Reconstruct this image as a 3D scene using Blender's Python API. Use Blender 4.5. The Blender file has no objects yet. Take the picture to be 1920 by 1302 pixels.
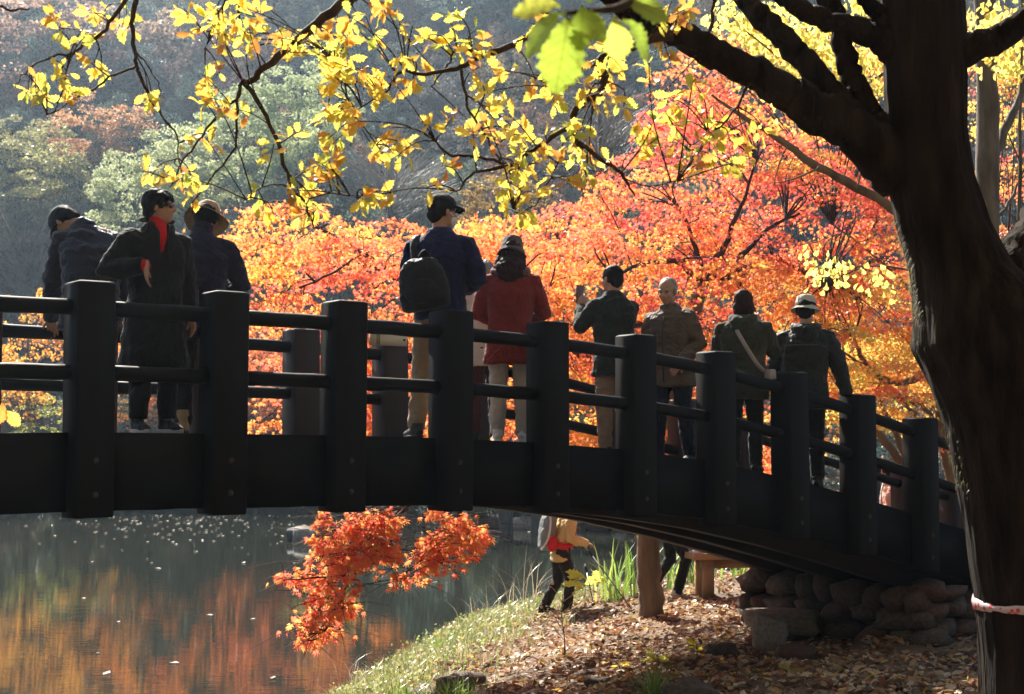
import bpy, bmesh, math, random
import numpy as np
from mathutils import Vector, Matrix, noise

random.seed(7)
RNG = np.random.default_rng(11)
R = math.radians
SC = bpy.context.scene
COL = SC.collection

# ------------------------------------------------------------------ camera, sky, sun, exposure
F_PX = 2667.0                      # focal length in pixels of the 1920 px wide photograph (50 mm on 36 mm)
CZ = 3.0                           # eye height above the water, level with the crest of the bridge deck
PITCH = math.atan(161 / F_PX)
cam_d = bpy.data.cameras.new('camera')
cam_d.sensor_width = 36.0
cam_d.lens = F_PX * 36 / 1920
cam_d.clip_start = 0.1
cam_d.clip_end = 2000
cam_d.dof.use_dof = True
cam_d.dof.focus_distance = 10.5
cam_d.dof.aperture_fstop = 5.6
cam = bpy.data.objects.new('camera', cam_d)
COL.objects.link(cam)
cam.location = (0, 0, CZ)
cam.rotation_euler = (R(90) + PITCH, 0, 0)
SC.camera = cam

SUN_AZ, SUN_EL = -23.0, 42.0       # degrees left of the view direction, above the horizon
sx, sy, sz = (math.sin(R(SUN_AZ)) * math.cos(R(SUN_EL)), math.cos(R(SUN_AZ)) * math.cos(R(SUN_EL)), math.sin(R(SUN_EL)))
SUN_DIR = Vector((sx, sy, sz))
world = bpy.data.worlds.new('World')
SC.world = world
world.use_nodes = True
wn = world.node_tree
wn.nodes.clear()
sky = wn.nodes.new('ShaderNodeTexSky')
sky.sky_type = 'NISHITA'
sky.sun_disc = False
sky.sun_elevation = R(SUN_EL)
sky.sun_rotation = R(SUN_AZ)
sky.air_density = 1.0
sky.dust_density = 1.5
bg = wn.nodes.new('ShaderNodeBackground')
bg.inputs['Strength'].default_value = 0.05
wo = wn.nodes.new('ShaderNodeOutputWorld')
wn.links.new(sky.outputs[0], bg.inputs[0])
wn.links.new(bg.outputs[0], wo.inputs[0])
sun_d = bpy.data.lights.new('sun', 'SUN')
sun_d.energy = 5.0
sun_d.angle = R(0.5)
sun_d.color = (1.0, 0.93, 0.82)
sun = bpy.data.objects.new('sun', sun_d)
COL.objects.link(sun)
sun.rotation_euler = SUN_DIR.to_track_quat('Z', 'Y').to_euler()
sun.location = (-30, 40, 60)
vs = SC.view_settings
vs.view_transform = 'Standard'
vs.look = 'None'
vs.exposure = 1.65
vs.gamma = 1.0
vs.use_curve_mapping = False
cy = SC.cycles
cy.max_bounces = 6
cy.diffuse_bounces = 4
cy.glossy_bounces = 2
cy.transmission_bounces = 4
cy.volume_bounces = 0
cy.caustics_reflective = False
cy.caustics_refractive = False
cy.sample_clamp_indirect = 6.0

# ------------------------------------------------------------------ helpers
CP, SP = math.cos(PITCH), math.sin(PITCH)


def at(px, py, Y):
    """world point at forward distance Y seen at pixel (px, py) of the photograph"""
    u = (px - 960) / F_PX
    v = (651 - py) / F_PX
    ry = CP - v * SP
    rz = SP + v * CP
    t = Y / ry
    return Vector((u * t, Y, CZ + rz * t))


def project(p):
    X, Y, Z = p[0], p[1], p[2] - CZ
    d = Y * CP + Z * SP
    v = -Y * SP + Z * CP
    return 960 + F_PX * X / d, 651 - F_PX * v / d


def tag(o, label=None, cat=None, group=None, kind=None):
    if label: o['label'] = label
    if cat: o['category'] = cat
    if group: o['group'] = group
    if kind: o['kind'] = kind
    return o


def empty(name, loc=(0, 0, 0), rz=0.0, parent=None):
    o = bpy.data.objects.new(name, None)
    o.empty_display_size = 0.2
    COL.objects.link(o)
    o.location = loc
    o.rotation_euler = (0, 0, rz)
    if parent: o.parent = parent
    return o


def link(name, me, mat=None, parent=None, loc=None, rot=None, scale=None):
    o = bpy.data.objects.new(name, me)
    COL.objects.link(o)
    if mat is not None and len(me.materials) == 0:
        me.materials.append(mat)
    if parent: o.parent = parent
    if loc is not None: o.location = loc
    if rot is not None: o.rotation_euler = rot
    if scale is not None: o.scale = scale
    return o


def mesh_np(name, V, faces, col=None, smooth=False):
    """V (n,3); faces: list of int arrays (m,k)"""
    V = np.asarray(V, dtype=np.float32)
    me = bpy.data.meshes.new(name)
    me.vertices.add(len(V))
    me.vertices.foreach_set('co', V.ravel())
    if not isinstance(faces, (list, tuple)): faces = [faces]
    faces = [np.asarray(f, dtype=np.int32) for f in faces if len(f)]
    nl = sum(f.size for f in faces)
    nf = sum(len(f) for f in faces)
    me.loops.add(nl)
    me.loops.foreach_set('vertex_index', np.concatenate([f.ravel() for f in faces]))
    me.polygons.add(nf)
    sizes = np.concatenate([np.full(len(f), f.shape[1], dtype=np.int32) for f in faces])
    starts = np.concatenate([[0], np.cumsum(sizes)[:-1]]).astype(np.int32)
    me.polygons.foreach_set('loop_start', starts)
    if smooth:
        me.polygons.foreach_set('use_smooth', np.ones(nf, dtype=bool))
    me.update(calc_edges=True)
    me.validate()
    if col is not None:
        ca = me.color_attributes.new('Col', 'FLOAT_COLOR', 'POINT')
        c4 = np.ones((len(V), 4), dtype=np.float32)
        c4[:, :3] = col
        ca.data.foreach_set('color', c4.ravel())
    return me


class MB:
    """collects shapes for ONE mesh"""
    def __init__(self):
        self.v, self.q, self.t, self.n = [], [], [], 0

    def add(self, V, quads=None, tris=None):
        V = np.asarray(V, dtype=np.float64)
        if quads is not None and len(quads): self.q.append(np.asarray(quads) + self.n)
        if tris is not None and len(tris): self.t.append(np.asarray(tris) + self.n)
        self.v.append(V)
        self.n += len(V)

    def box(self, c, s, M=None, taper=None):
        x, y, z = [k / 2 for k in s]
        V = np.array([[-x, -y, -z], [x, -y, -z], [x, y, -z], [-x, y, -z], [-x, -y, z], [x, -y, z], [x, y, z], [-x, y, z]])
        if taper: V[4:, :2] *= taper
        if M is not None: V = V @ np.array(M).T
        self.add(V + np.array(c), [[0, 3, 2, 1], [4, 5, 6, 7], [0, 1, 5, 4], [1, 2, 6, 5], [2, 3, 7, 6], [3, 0, 4, 7]])

    def rings(self, rings, cap=True):
        rings = [np.asarray(r) for r in rings]
        k = len(rings[0])
        V = np.concatenate(rings)
        q = []
        for i in range(len(rings) - 1):
            a = i * k
            for j in range(k):
                j2 = (j + 1) % k
                q.append([a + j, a + j2, a + k + j2, a + k + j])
        t = []
        if cap:
            V = np.concatenate([V, [rings[0].mean(0)], [rings[-1].mean(0)]])
            c0, c1 = len(V) - 2, len(V) - 1
            b = (len(rings) - 1) * k
            for j in range(k):
                j2 = (j + 1) % k
                t.append([c0, j2, j])
                t.append([c1, b + j, b + j2])
        self.add(V, q, t)

    def tube(self, P, rad, k=8, ref=None, cap=True, ry=None, rough=0.0, rnd=None):
        P = [Vector(p) for p in P]
        if not hasattr(rad, '__len__'): rad = [rad] * len(P)
        if ry is None: ry = rad
        elif not hasattr(ry, '__len__'): ry = [ry] * len(P)
        rr = []
        T0 = (P[1] - P[0]).normalized()
        if ref is None:
            ref = Vector((0, 0, 1)) if abs(T0.z) < 0.9 else Vector((1, 0, 0))
        side = Vector(ref)
        for i, p in enumerate(P):
            T = (P[min(i + 1, len(P) - 1)] - P[max(i - 1, 0)])
            if T.length < 1e-9: T = T0
            T = T.normalized()
            side = side - T * side.dot(T)
            if side.length < 1e-4: side = T.orthogonal()
            side.normalize()
            up = T.cross(side)
            ring = []
            for j in range(k):
                a = 2 * math.pi * j / k
                f = 1.0
                if rough and rnd: f = 1 + rnd.uniform(-rough, rough)
                ring.append(p + side * (math.cos(a) * rad[i] * f) + up * (math.sin(a) * ry[i] * f))
            rr.append(np.array(ring))
        self.rings(rr, cap)

    def ell(self, c, s, k=14, m=9, M=None):
        rr = []
        for i in range(m + 1):
            th = math.pi * (i + 0.02) / (m + 0.04)
            z = -math.cos(th)
            r = math.sin(th)
            ring = np.array([[math.cos(2 * math.pi * j / k) * r * s[0], math.sin(2 * math.pi * j / k) * r * s[1], z * s[2]] for j in range(k)])
            if M is not None: ring = ring @ np.array(M).T
            rr.append(ring + np.array(c))
        self.rings(rr)

    def mesh(self, name, smooth=True):
        V = np.concatenate(self.v)
        f = []
        if self.q: f.append(np.concatenate(self.q))
        if self.t: f.append(np.concatenate(self.t))
        return mesh_np(name, V, f, smooth=smooth)

    def build(self, name, mat, parent=None, smooth=True, **kw):
        return link(name, self.mesh(name, smooth), mat, parent, **kw)


def catmull(P, n=4):
    P = [Vector(p) for p in P]
    out = []
    for i in range(len(P) - 1):
        p0, p1, p2, p3 = P[max(i - 1, 0)], P[i], P[i + 1], P[min(i + 2, len(P) - 1)]
        for k in range(n):
            t = k / n
            out.append(0.5 * ((2 * p1) + (p2 - p0) * t + (2 * p0 - 5 * p1 + 4 * p2 - p3) * t * t + (3 * p1 - p0 - 3 * p2 + p3) * t ** 3))
    out.append(P[-1])
    return out


def lerp_list(a, n):
    x = np.linspace(0, len(a) - 1, n)
    return list(np.interp(x, np.arange(len(a)), a))


# ------------------------------------------------------------------ materials
MATS = {}


def pmat(name, c1, c2=None, scale=4.0, rough=0.75, bump=0.25, bscale=30.0, stretch=(1, 1, 1), spec=0.3, c3=None, detail=6.0, dist=0.01, coords='Object', sheen=0.0):
    m = bpy.data.materials.new(name)
    m.use_nodes = True
    nt = m.node_tree
    N, L = nt.nodes, nt.links
    b = N['Principled BSDF']
    b.inputs['Roughness'].default_value = rough
    b.inputs['Specular IOR Level'].default_value = spec
    if sheen:
        b.inputs['Sheen Weight'].default_value = sheen
        b.inputs['Sheen Roughness'].default_value = 0.5
    tc = N.new('ShaderNodeTexCoord')
    mp = N.new('ShaderNodeMapping')
    mp.inputs['Scale'].default_value = stretch
    L.new(tc.outputs[coords], mp.inputs[0])
    n1 = N.new('ShaderNodeTexNoise')
    n1.inputs['Scale'].default_value = scale
    n1.inputs['Detail'].default_value = detail
    L.new(mp.outputs[0], n1.inputs['Vector'])
    cr = N.new('ShaderNodeValToRGB')
    e = cr.color_ramp.elements
    e[0].position = 0.32
    e[1].position = 0.68
    e[0].color = (*c1, 1)
    e[1].color = (*(c2 or c1), 1)
    if c3:
        x = e.new(0.82)
        x.color = (*c3, 1)
    L.new(n1.outputs[0], cr.inputs[0])
    L.new(cr.outputs[0], b.inputs['Base Color'])
    if bump:
        n2 = N.new('ShaderNodeTexNoise')
        n2.inputs['Scale'].default_value = bscale
        n2.inputs['Detail'].default_value = 5
        L.new(mp.outputs[0], n2.inputs['Vector'])
        bp = N.new('ShaderNodeBump')
        bp.inputs['Strength'].default_value = bump
        bp.inputs['Distance'].default_value = dist
        L.new(n2.outputs[0], bp.inputs['Height'])
        L.new(bp.outputs[0], b.inputs['Normal'])
    MATS[name] = m
    return m


def leafmat(name, trans=0.55, col=None, gloss=0.06, col2=None, rnd_instance=False, ramp=None, rough=0.4):
    """thin leaf: diffuse + light passing through; colour from the 'Col' attribute unless given"""
    m = bpy.data.materials.new(name)
    m.use_nodes = True
    nt = m.node_tree
    N, L = nt.nodes, nt.links
    N.clear()
    out = N.new('ShaderNodeOutputMaterial')
    if ramp:
        oi = N.new('ShaderNodeObjectInfo')
        src = N.new('ShaderNodeValToRGB')
        e = src.color_ramp.elements
        while len(e) < len(ramp): e.new(0.5)
        for k, c in enumerate(ramp):
            e[k].position = k / (len(ramp) - 1)
            e[k].color = (*c, 1)
        L.new(oi.outputs['Random'], src.inputs[0])
        at_ = N.new('ShaderNodeAttribute')
        at_.attribute_name = 'Col'
        mx = N.new('ShaderNodeMix')
        mx.data_type = 'RGBA'
        mx.blend_type = 'MULTIPLY'
        mx.inputs[0].default_value = 1.0
        L.new(src.outputs[0], mx.inputs[6])
        L.new(at_.outputs['Color'], mx.inputs[7])
        csock = mx.outputs[2]
    elif col is None:
        src = N.new('ShaderNodeAttribute')
        src.attribute_name = 'Col'
        csock = src.outputs['Color']
    else:
        at_ = N.new('ShaderNodeAttribute')
        at_.attribute_name = 'Col'
        mx = N.new('ShaderNodeMix')
        mx.data_type = 'RGBA'
        mx.blend_type = 'MULTIPLY'
        mx.inputs[0].default_value = 1.0
        mx.inputs[6].default_value = (*col, 1)
        L.new(at_.outputs['Color'], mx.inputs[7])
        csock = mx.outputs[2]
    d = N.new('ShaderNodeBsdfDiffuse')
    t = N.new('ShaderNodeBsdfTranslucent')
    g = N.new('ShaderNodeBsdfGlossy')
    g.inputs['Roughness'].default_value = rough
    g.inputs['Color'].default_value = (1, 1, 1, 1)
    L.new(csock, d.inputs[0])
    L.new(csock, t.inputs[0])
    m1 = N.new('ShaderNodeMixShader')
    m1.inputs[0].default_value = trans
    L.new(d.outputs[0], m1.inputs[1])
    L.new(t.outputs[0], m1.inputs[2])
    m2 = N.new('ShaderNodeMixShader')
    m2.inputs[0].default_value = gloss
    L.new(m1.outputs[0], m2.inputs[1])
    L.new(g.outputs[0], m2.inputs[2])
    L.new(m2.outputs[0], out.inputs[0])
    MATS[name] = m
    return m


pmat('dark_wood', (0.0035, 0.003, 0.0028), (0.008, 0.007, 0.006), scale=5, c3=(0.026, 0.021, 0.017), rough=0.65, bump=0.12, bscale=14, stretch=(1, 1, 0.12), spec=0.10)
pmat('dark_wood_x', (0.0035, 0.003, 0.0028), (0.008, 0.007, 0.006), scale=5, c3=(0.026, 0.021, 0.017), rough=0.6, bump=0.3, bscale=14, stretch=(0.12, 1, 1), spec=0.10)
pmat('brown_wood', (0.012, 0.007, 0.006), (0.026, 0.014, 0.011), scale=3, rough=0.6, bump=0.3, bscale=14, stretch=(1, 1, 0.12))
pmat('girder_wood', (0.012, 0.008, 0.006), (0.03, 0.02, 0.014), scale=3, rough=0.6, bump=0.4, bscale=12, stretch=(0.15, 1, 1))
pmat('deck_wood', (0.10, 0.085, 0.07), (0.2, 0.17, 0.14), scale=3, rough=0.6, bump=0.4, bscale=10, stretch=(1, 0.12, 1))
pmat('iron', (0.02, 0.018, 0.017), (0.05, 0.04, 0.035), scale=40, rough=0.5, bump=0.2, bscale=60)
pmat('soil', (0.08, 0.055, 0.036), (0.22, 0.165, 0.115), scale=1.6, rough=0.95, bump=0.8, bscale=9, c3=(0.10, 0.085, 0.04), dist=0.04)
pmat('far_soil', (0.018, 0.017, 0.013), (0.04, 0.035, 0.024), scale=0.4, rough=1.0, bump=0.5, bscale=3)
pmat('stone', (0.06, 0.045, 0.036), (0.14, 0.105, 0.085), scale=5, rough=0.85, bump=0.6, bscale=18, dist=0.02)
pmat('stone_red', (0.08, 0.045, 0.033), (0.15, 0.09, 0.07), scale=6, rough=0.85, bump=0.6, bscale=18, dist=0.02)
pmat('stone_pale', (0.22, 0.18, 0.14), (0.38, 0.33, 0.27), scale=6, rough=0.85, bump=0.6, bscale=18, dist=0.02, c3=(0.16, 0.16, 0.10))
pmat('stone_dark', (0.045, 0.045, 0.045), (0.1, 0.1, 0.1), scale=6, rough=0.7, bump=0.6, bscale=18, dist=0.02)

# ------------------------------------------------------------------ water
wm = bpy.data.materials.new('water')
wm.use_nodes = True
nt = wm.node_tree
b = nt.nodes['Principled BSDF']
b.inputs['Base Color'].default_value = (0.019, 0.021, 0.014, 1)
b.inputs['Roughness'].default_value = 0.02
b.inputs['IOR'].default_value = 1.33
b.inputs['Specular IOR Level'].default_value = 0.5
tc = nt.nodes.new('ShaderNodeTexCoord')
hs = []
for sc_, st_, dd in ((2.2, (0.5, 1.0, 1), 0.0035), (10.0, (0.22, 1.0, 1), 0.0016)):
    mp = nt.nodes.new('ShaderNodeMapping')
    mp.inputs['Scale'].default_value = st_
    nt.links.new(tc.outputs['Object'], mp.inputs[0])
    n1 = nt.nodes.new('ShaderNodeTexNoise')
    n1.inputs['Scale'].default_value = sc_
    n1.inputs['Detail'].default_value = 3
    nt.links.new(mp.outputs[0], n1.inputs['Vector'])
    mu = nt.nodes.new('ShaderNodeMath')
    mu.operation = 'MULTIPLY'
    mu.inputs[1].default_value = dd
    nt.links.new(n1.outputs[0], mu.inputs[0])
    hs.append(mu)
ad = nt.nodes.new('ShaderNodeMath')
nt.links.new(hs[0].outputs[0], ad.inputs[0])
nt.links.new(hs[1].outputs[0], ad.inputs[1])
bp = nt.nodes.new('ShaderNodeBump')
bp.inputs['Strength'].default_value = 0.5
bp.inputs['Distance'].default_value = 1.0
nt.links.new(ad.outputs[0], bp.inputs['Height'])
nt.links.new(bp.outputs[0], b.inputs['Normal'])
w = MB()
w.add([[-260, -60, 0], [260, -60, 0], [260, 75, 0], [-260, 75, 0]], [[0, 1, 2, 3]])
o = w.build('pond_water', wm, smooth=False)
tag(o, kind='structure')

# ------------------------------------------------------------------ the bank on this side
SHORE = np.array([[-9, -40], [-5.4, -6], [-4.2, 3], [-3.0, 10], [-2.05, 15.6], [-1.35, 19.3], [-0.75, 22.3], [0.3, 24.2], [2.4, 25.2], [6, 26.2], [12, 28.5], [22, 31], [60, 36]], dtype=float)


def inland(X, Y):
    """distance from the shore line, positive on land"""
    X = np.atleast_1d(np.asarray(X, float))
    Y = np.atleast_1d(np.asarray(Y, float))
    best = np.full(X.shape, 1e9)
    sgn = np.ones(X.shape)
    for a, b_ in zip(SHORE[:-1], SHORE[1:]):
        d = b_ - a
        t = np.clip(((X - a[0]) * d[0] + (Y - a[1]) * d[1]) / (d @ d), 0, 1)
        qx, qy = a[0] + t * d[0], a[1] + t * d[1]
        dist = np.hypot(X - qx, Y - qy)
        cr = d[0] * (Y - a[1]) - d[1] * (X - a[0])
        m = dist < best - 1e-9
        best = np.where(m, dist, best)
        sgn = np.where(m, np.where(cr < 0, 1.0, -1.0), sgn)
    return best * sgn


def bumps(X, Y):
    return (0.05 * np.sin(1.3 * X + 0.7 * Y + 1) * np.cos(0.9 * Y - 0.5 * X) + 0.03 * np.sin(3.1 * X - 1.7 * Y) + 0.018 * np.sin(5.3 * Y + 2.2 * X + 0.5 * np.sin(3 * X)) + 0.012 * np.sin(9.1 * X + 4 * Y))


def ground_z(X, Y):
    d = inland(X, Y)
    z = np.where(d > 0, 1.22 * np.tanh(0.30 * d / 1.22), 0.45 * d)
    k = np.clip(d / 0.8, 0.15, 1)
    z = z + bumps(np.atleast_1d(X), np.atleast_1d(Y)) * k
    return np.maximum(z, -0.8)


def gz(x, y):
    return float(ground_z(x, y)[0])


gx = np.concatenate([np.linspace(-12, -4, 12)[:-1], np.linspace(-4, 8, 130), np.linspace(8, 60, 40)[1:]])
gy = np.concatenate([np.linspace(-40, 4, 30)[:-1], np.linspace(4, 28, 200), np.linspace(28, 40, 14)[1:]])
GX, GY = np.meshgrid(gx, gy)
GZ = ground_z(GX.ravel(), GY.ravel())
n0, n1_ = len(gx), len(gy)
ii = np.arange(n0 * n1_).reshape(n1_, n0)
q = np.stack([ii[:-1, :-1].ravel(), ii[:-1, 1:].ravel(), ii[1:, 1:].ravel(), ii[1:, :-1].ravel()], 1)
me = mesh_np('ground', np.stack([GX.ravel(), GY.ravel(), GZ], 1), q, smooth=True)
o = link('ground', me, MATS['soil'])
tag(o, kind='structure')

# ------------------------------------------------------------------ the hillside across the pond


def hill_z(X, Y):
    X = np.asarray(X, float)
    Y = np.asarray(Y, float)
    shore = 57 - 14.0 / (1 + np.exp(-(X + 3.0) * 0.55)) + 0.8 * np.sin(X * 0.37) + 0.02 * np.abs(X)
    d = Y - shore
    base = np.where(d > 0, 0.9 * (1 - np.exp(-d / 1.2)), 0.35 * d)
    up = np.clip(d - 17 + 11.0 / (1 + np.exp((X + 3.0) * 0.55)), 0, None)
    z = base + 0.06 * np.clip(d, 0, None) + 0.64 * up * (up / (up + 9)) + 1.2 * np.sin(X * 0.11 + Y * 0.05) * np.clip(up / 20, 0, 1) + 2.5 * np.sin(X * 0.045 + 2.2) * np.clip(up / 30, 0, 1)
    return np.maximum(z, -1.0)


hx = np.linspace(-150, 150, 150)
hy = np.concatenate([np.linspace(36, 60, 40), np.linspace(62, 215, 80)])
GX, GY = np.meshgrid(hx, hy)
GZ = hill_z(GX, GY)
ii = np.arange(GX.size).reshape(GX.shape)
q = np.stack([ii[:-1, :-1].ravel(), ii[:-1, 1:].ravel(), ii[1:, 1:].ravel(), ii[1:, :-1].ravel()], 1)
me = mesh_np('hillside', np.stack([GX.ravel(), GY.ravel(), GZ.ravel()], 1), q, smooth=True)
o = link('hillside', me, MATS['far_soil'])
tag(o, kind='structure')

# ------------------------------------------------------------------ the footbridge
P0 = np.array([-2.497, 8.4])
BD = np.array([0.80535, 0.59280])          # along the bridge, receding to the right
BN = np.array([-0.59280, 0.80535])         # across, away from the camera
BS = 0.8564                                # post spacing
BW = 2.2                                   # between the two railings
DK_I = [-9, -8, -7, -6, -5, -4, -3, -2, -1, 0, 1, 2, 3, 4, 5, 6, 7, 8, 9, 10, 11, 12, 13, 14]
DK_Z = [-1.40, -1.05, -.76, -.52, -.33, -.19, -.10, -.04, -.008, 0, -.010, -.022, -.042, -.080, -.140, -.240, -.385, -.56, -.755, -.955, -1.15, -1.34, -1.51, -1.66]


def deck_z(i):
    return CZ + float(np.interp(i, DK_I, DK_Z))


def bpt(i, w, z=0.0):
    p = P0 + BD * (i * BS) + BN * w
    return Vector((p[0], p[1], deck_z(i) + z))


def bridge_i(x, y):
    d = np.array([x, y]) - P0
    return float(d @ BD) / BS


BANG = math.atan2(BD[1], BD[0])
I0, I1 = -8, 13
bridge = empty('footbridge', bpt(0, BW / 2))
tag(bridge, 'dark brown timber footbridge arching over the pond with log railings', 'bridge')
bridge.location = (0, 0, 0)
PA = 0.235
pm = MB()
hh = PA / 2
sec = []
for z, s in ((-0.495, 0.97), (-0.48, 1), (0.876, 1), (0.885, 0.965), (0.8935, 0.80), (0.897, 0.4)):
    a, c = hh * s, 0.012
    sec.append(np.array([[-a + c, -a, z], [a - c, -a, z], [a, -a + c, z], [a, a - c, z], [a - c, a, z], [-a + c, a, z], [-a, a - c, z], [-a, -a + c, z]]))
pm.rings(sec)
post_me = pm.mesh('post', smooth=False)
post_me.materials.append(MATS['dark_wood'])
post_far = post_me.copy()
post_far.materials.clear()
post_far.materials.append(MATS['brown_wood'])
bm_ = MB()
bm_.ell((0, 0, 0), (0.02, 0.012, 0.02), 8, 5)
bolt_me = bm_.mesh('bolt')
bolt_me.materials.append(MATS['iron'])
rp = random.Random(3)
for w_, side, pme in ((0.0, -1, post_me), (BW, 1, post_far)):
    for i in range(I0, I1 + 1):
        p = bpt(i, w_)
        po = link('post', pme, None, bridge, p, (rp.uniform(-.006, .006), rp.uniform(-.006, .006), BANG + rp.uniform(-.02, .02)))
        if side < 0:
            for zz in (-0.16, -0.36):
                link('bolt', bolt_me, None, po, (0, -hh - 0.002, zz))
    for i in range(I0, I1):
        for nm, zz, r0 in (('top_rail', 0.742, 0.049), ('lower_rail', 0.357, 0.047)):
            a, c = bpt(i, w_, zz), bpt(i + 1, w_, zz)
            d = (c - a).normalized()
            a2, c2 = a + d * (hh - 0.03), c - d * (hh - 0.03)
            t = MB()
            n = 5
            t.tube([a2.lerp(c2, k / n) + Vector((0, 0, rp.uniform(-.0025, .0025))) for k in range(n + 1)], [r0 * rp.uniform(.965, 1.03) for k in range(n + 1)], k=14)
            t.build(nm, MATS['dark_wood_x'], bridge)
# fascia boards, girders and deck planks
for w_, off in ((0.0, 0.045), (BW, -0.045)):
    for i in range(I0, I1):
        t = MB()
        rr = []
        y0 = w_ + off
        for k in range(5):
            s = i + (hh + 0.004) / BS + k / 4 * (1 - (2 * hh + 0.008) / BS)
            pts = [bpt(s, y0 - .035, .004), bpt(s, y0 + .035, .004), bpt(s, y0 + .035, -.455 - rp.uniform(0, .008)), bpt(s, y0 - .035, -.455 - rp.uniform(0, .008))]
            rr.append(np.array(pts))
        t.rings(rr)
        t.build('fascia_board', MATS['dark_wood_x'], bridge, smooth=False)
for w_ in (0.36, 1.1, 1.84):
    t = MB()
    rr = []
    for s in np.linspace(I0, 10.2, 80):
        dp = -float(np.interp(s, [-8, -5, 2, 5.8, 9], [.62, .50, .43, .535, .64]))
        rr.append(np.array([bpt(s, w_ - .11, -.06), bpt(s, w_ + .11, -.06), bpt(s, w_ + .11, dp), bpt(s, w_ - .11, dp)]))
    t.rings(rr)
    t.build('girder', MATS['girder_wood'], bridge, smooth=False)
npl = int((I1 - I0) * BS / 0.15)
pw = 0.142
t = MB()
t.box((0, 0, 0), (pw, BW - 0.17, 0.045))
plank_me = t.mesh('deck_plank', smooth=False)
plank_me.materials.append(MATS['deck_wood'])
for k in range(npl):
    s = I0 + (k + 0.5) / npl * (I1 - I0)
    slope = math.atan2(deck_z(s + .1) - deck_z(s - .1), .2 * BS)
    p = bpt(s, BW / 2, -0.0225 + rp.uniform(-.003, .003))
    M = Matrix.Rotation(BANG, 3, 'Z') @ Matrix.Rotation(-slope, 3, 'Y')
    link('deck_plank', plank_me, None, bridge, p, M.to_euler(), (1, 1, 1))
# ------------------------------------------------------------------ foliage helpers


def frames(D, Nn):
    """rotation matrices whose columns are side, tip direction, normal"""
    D = D / np.linalg.norm(D, axis=1, keepdims=True)
    Nn = Nn - D * np.sum(D * Nn, axis=1, keepdims=True)
    Nn = Nn / np.maximum(np.linalg.norm(Nn, axis=1, keepdims=True), 1e-6)
    S = np.cross(D, Nn)
    return np.stack([S, D, Nn], axis=2)


def scatter(TV, TT, P, M, S):
    """copies of a template (TV verts, TT tris) -> one big vertex / face array"""
    n, k = len(P), len(TV)
    V = np.einsum('nij,kj->nki', M, TV) * S[:, None, None] + P[:, None, :]
    Fc = TT[None] + (np.arange(n) * k)[:, None, None]
    return V.reshape(-1, 3), Fc.reshape(-1, TT.shape[1])


def star_leaf(lobes, lens, notch, droop=0.18):
    """palmate leaf in the xy plane, base at the origin, tip to +y"""
    tips = [(math.sin(R(a)) * l, math.cos(R(a)) * l + 0.12) for a, l in zip(lobes, lens)]
    no = []
    for a, b_ in zip(lobes[:-1], lobes[1:]):
        m = (a + b_) / 2
        no.append((math.sin(R(m)) * notch, math.cos(R(m)) * notch + 0.12))
    V = [(0, 0, 0)] + [(x, y, -droop * (x * x + y * y)) for x, y in tips] + [(x, y, 0.03) for x, y in no]
    nl = len(lobes)
    T = []
    for i in range(nl):
        a = 0 if i == 0 else 1 + nl + i - 1
        b_ = 0 if i == nl - 1 else 1 + nl + i
        T.append((a, 1 + i, b_))
    for i in range(nl - 2):
        T.append((0, 1 + nl + i, 1 + nl + i + 1))
    return np.array(V, float), np.array(T)


MAPLE5 = star_leaf([-100, -48, 0, 48, 100], [0.62, 0.88, 1.0, 0.88, 0.62], 0.33)
MAPLE7 = star_leaf([-125, -80, -40, 0, 40, 80, 125], [0.42, 0.75, 0.93, 1.0, 0.93, 0.75, 0.42], 0.34, 0.22)


def oak_leaf(seed, curl=0.25, lob=0.15, wide=0.225):
    r = random.Random(seed)
    n = 11
    V, T = [], []
    for i in range(n + 1):
        t = i / n
        wdt = wide * math.sin(math.pi * min(1, (t ** 1.35) * 0.97 + 0.015)) ** 0.8
        if 0 < i < n: wdt *= 1 + (lob * 2.0 if i % 2 else -lob * 1.3) + r.uniform(-.05, .05)
        if i == n: wdt = 0.012
        z = -curl * t * t + 0.05 * math.sin(t * 7 + seed)
        V += [(-wdt, t + (0.03 if i % 2 else 0), z + wdt * 0.35 + r.uniform(-.025, .025)), (0, t, z), (wdt, t + (0.03 if i % 2 else 0), z + wdt * 0.35 + r.uniform(-.025, .025))]
    for i in range(n):
        a = i * 3
        T += [(a, a + 1, a + 4), (a, a + 4, a + 3), (a + 1, a + 2, a + 5), (a + 1, a + 5, a + 4)]
    return np.array(V, float), np.array(T)


def unit(n, rng=RNG):
    v = rng.normal(size=(n, 3))
    return v / np.linalg.norm(v, axis=1, keepdims=True)


def in_poly(x, y, poly):
    x = np.asarray(x)
    y = np.asarray(y)
    c = np.zeros(x.shape, bool)
    n = len(poly)
    for i in range(n):
        x1, y1 = poly[i]
        x2, y2 = poly[(i + 1) % n]
        hit = ((y1 > y) != (y2 > y)) & (x < (x2 - x1) * (y - y1) / (y2 - y1 + 1e-12) + x1)
        c ^= hit
    return c


def sample_poly(poly, n, rng=RNG):
    p = np.array(poly, float)
    lo, hi = p.min(0), p.max(0)
    out = []
    while len(out) < n:
        q_ = rng.uniform(lo, hi, size=(n * 3, 2))
        q_ = q_[in_poly(q_[:, 0], q_[:, 1], poly)]
        out += list(q_)
    return np.array(out[:n])


def at_np(px, py, Y):
    u = (px - 960) / F_PX
    v = (651 - py) / F_PX
    ry = CP - v * SP
    rz = SP + v * CP
    t = Y / ry
    return np.stack([u * t, Y, CZ + rz * t], -1)


leafmat('leaf', 0.74, gloss=0.05)
leafmat('leaf_far', 0.45, gloss=0.04)
leafmat('litter', 0.25, gloss=0.03, rough=0.45)
leafmat('grass', 0.5, gloss=0.08, rough=0.35)


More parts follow.
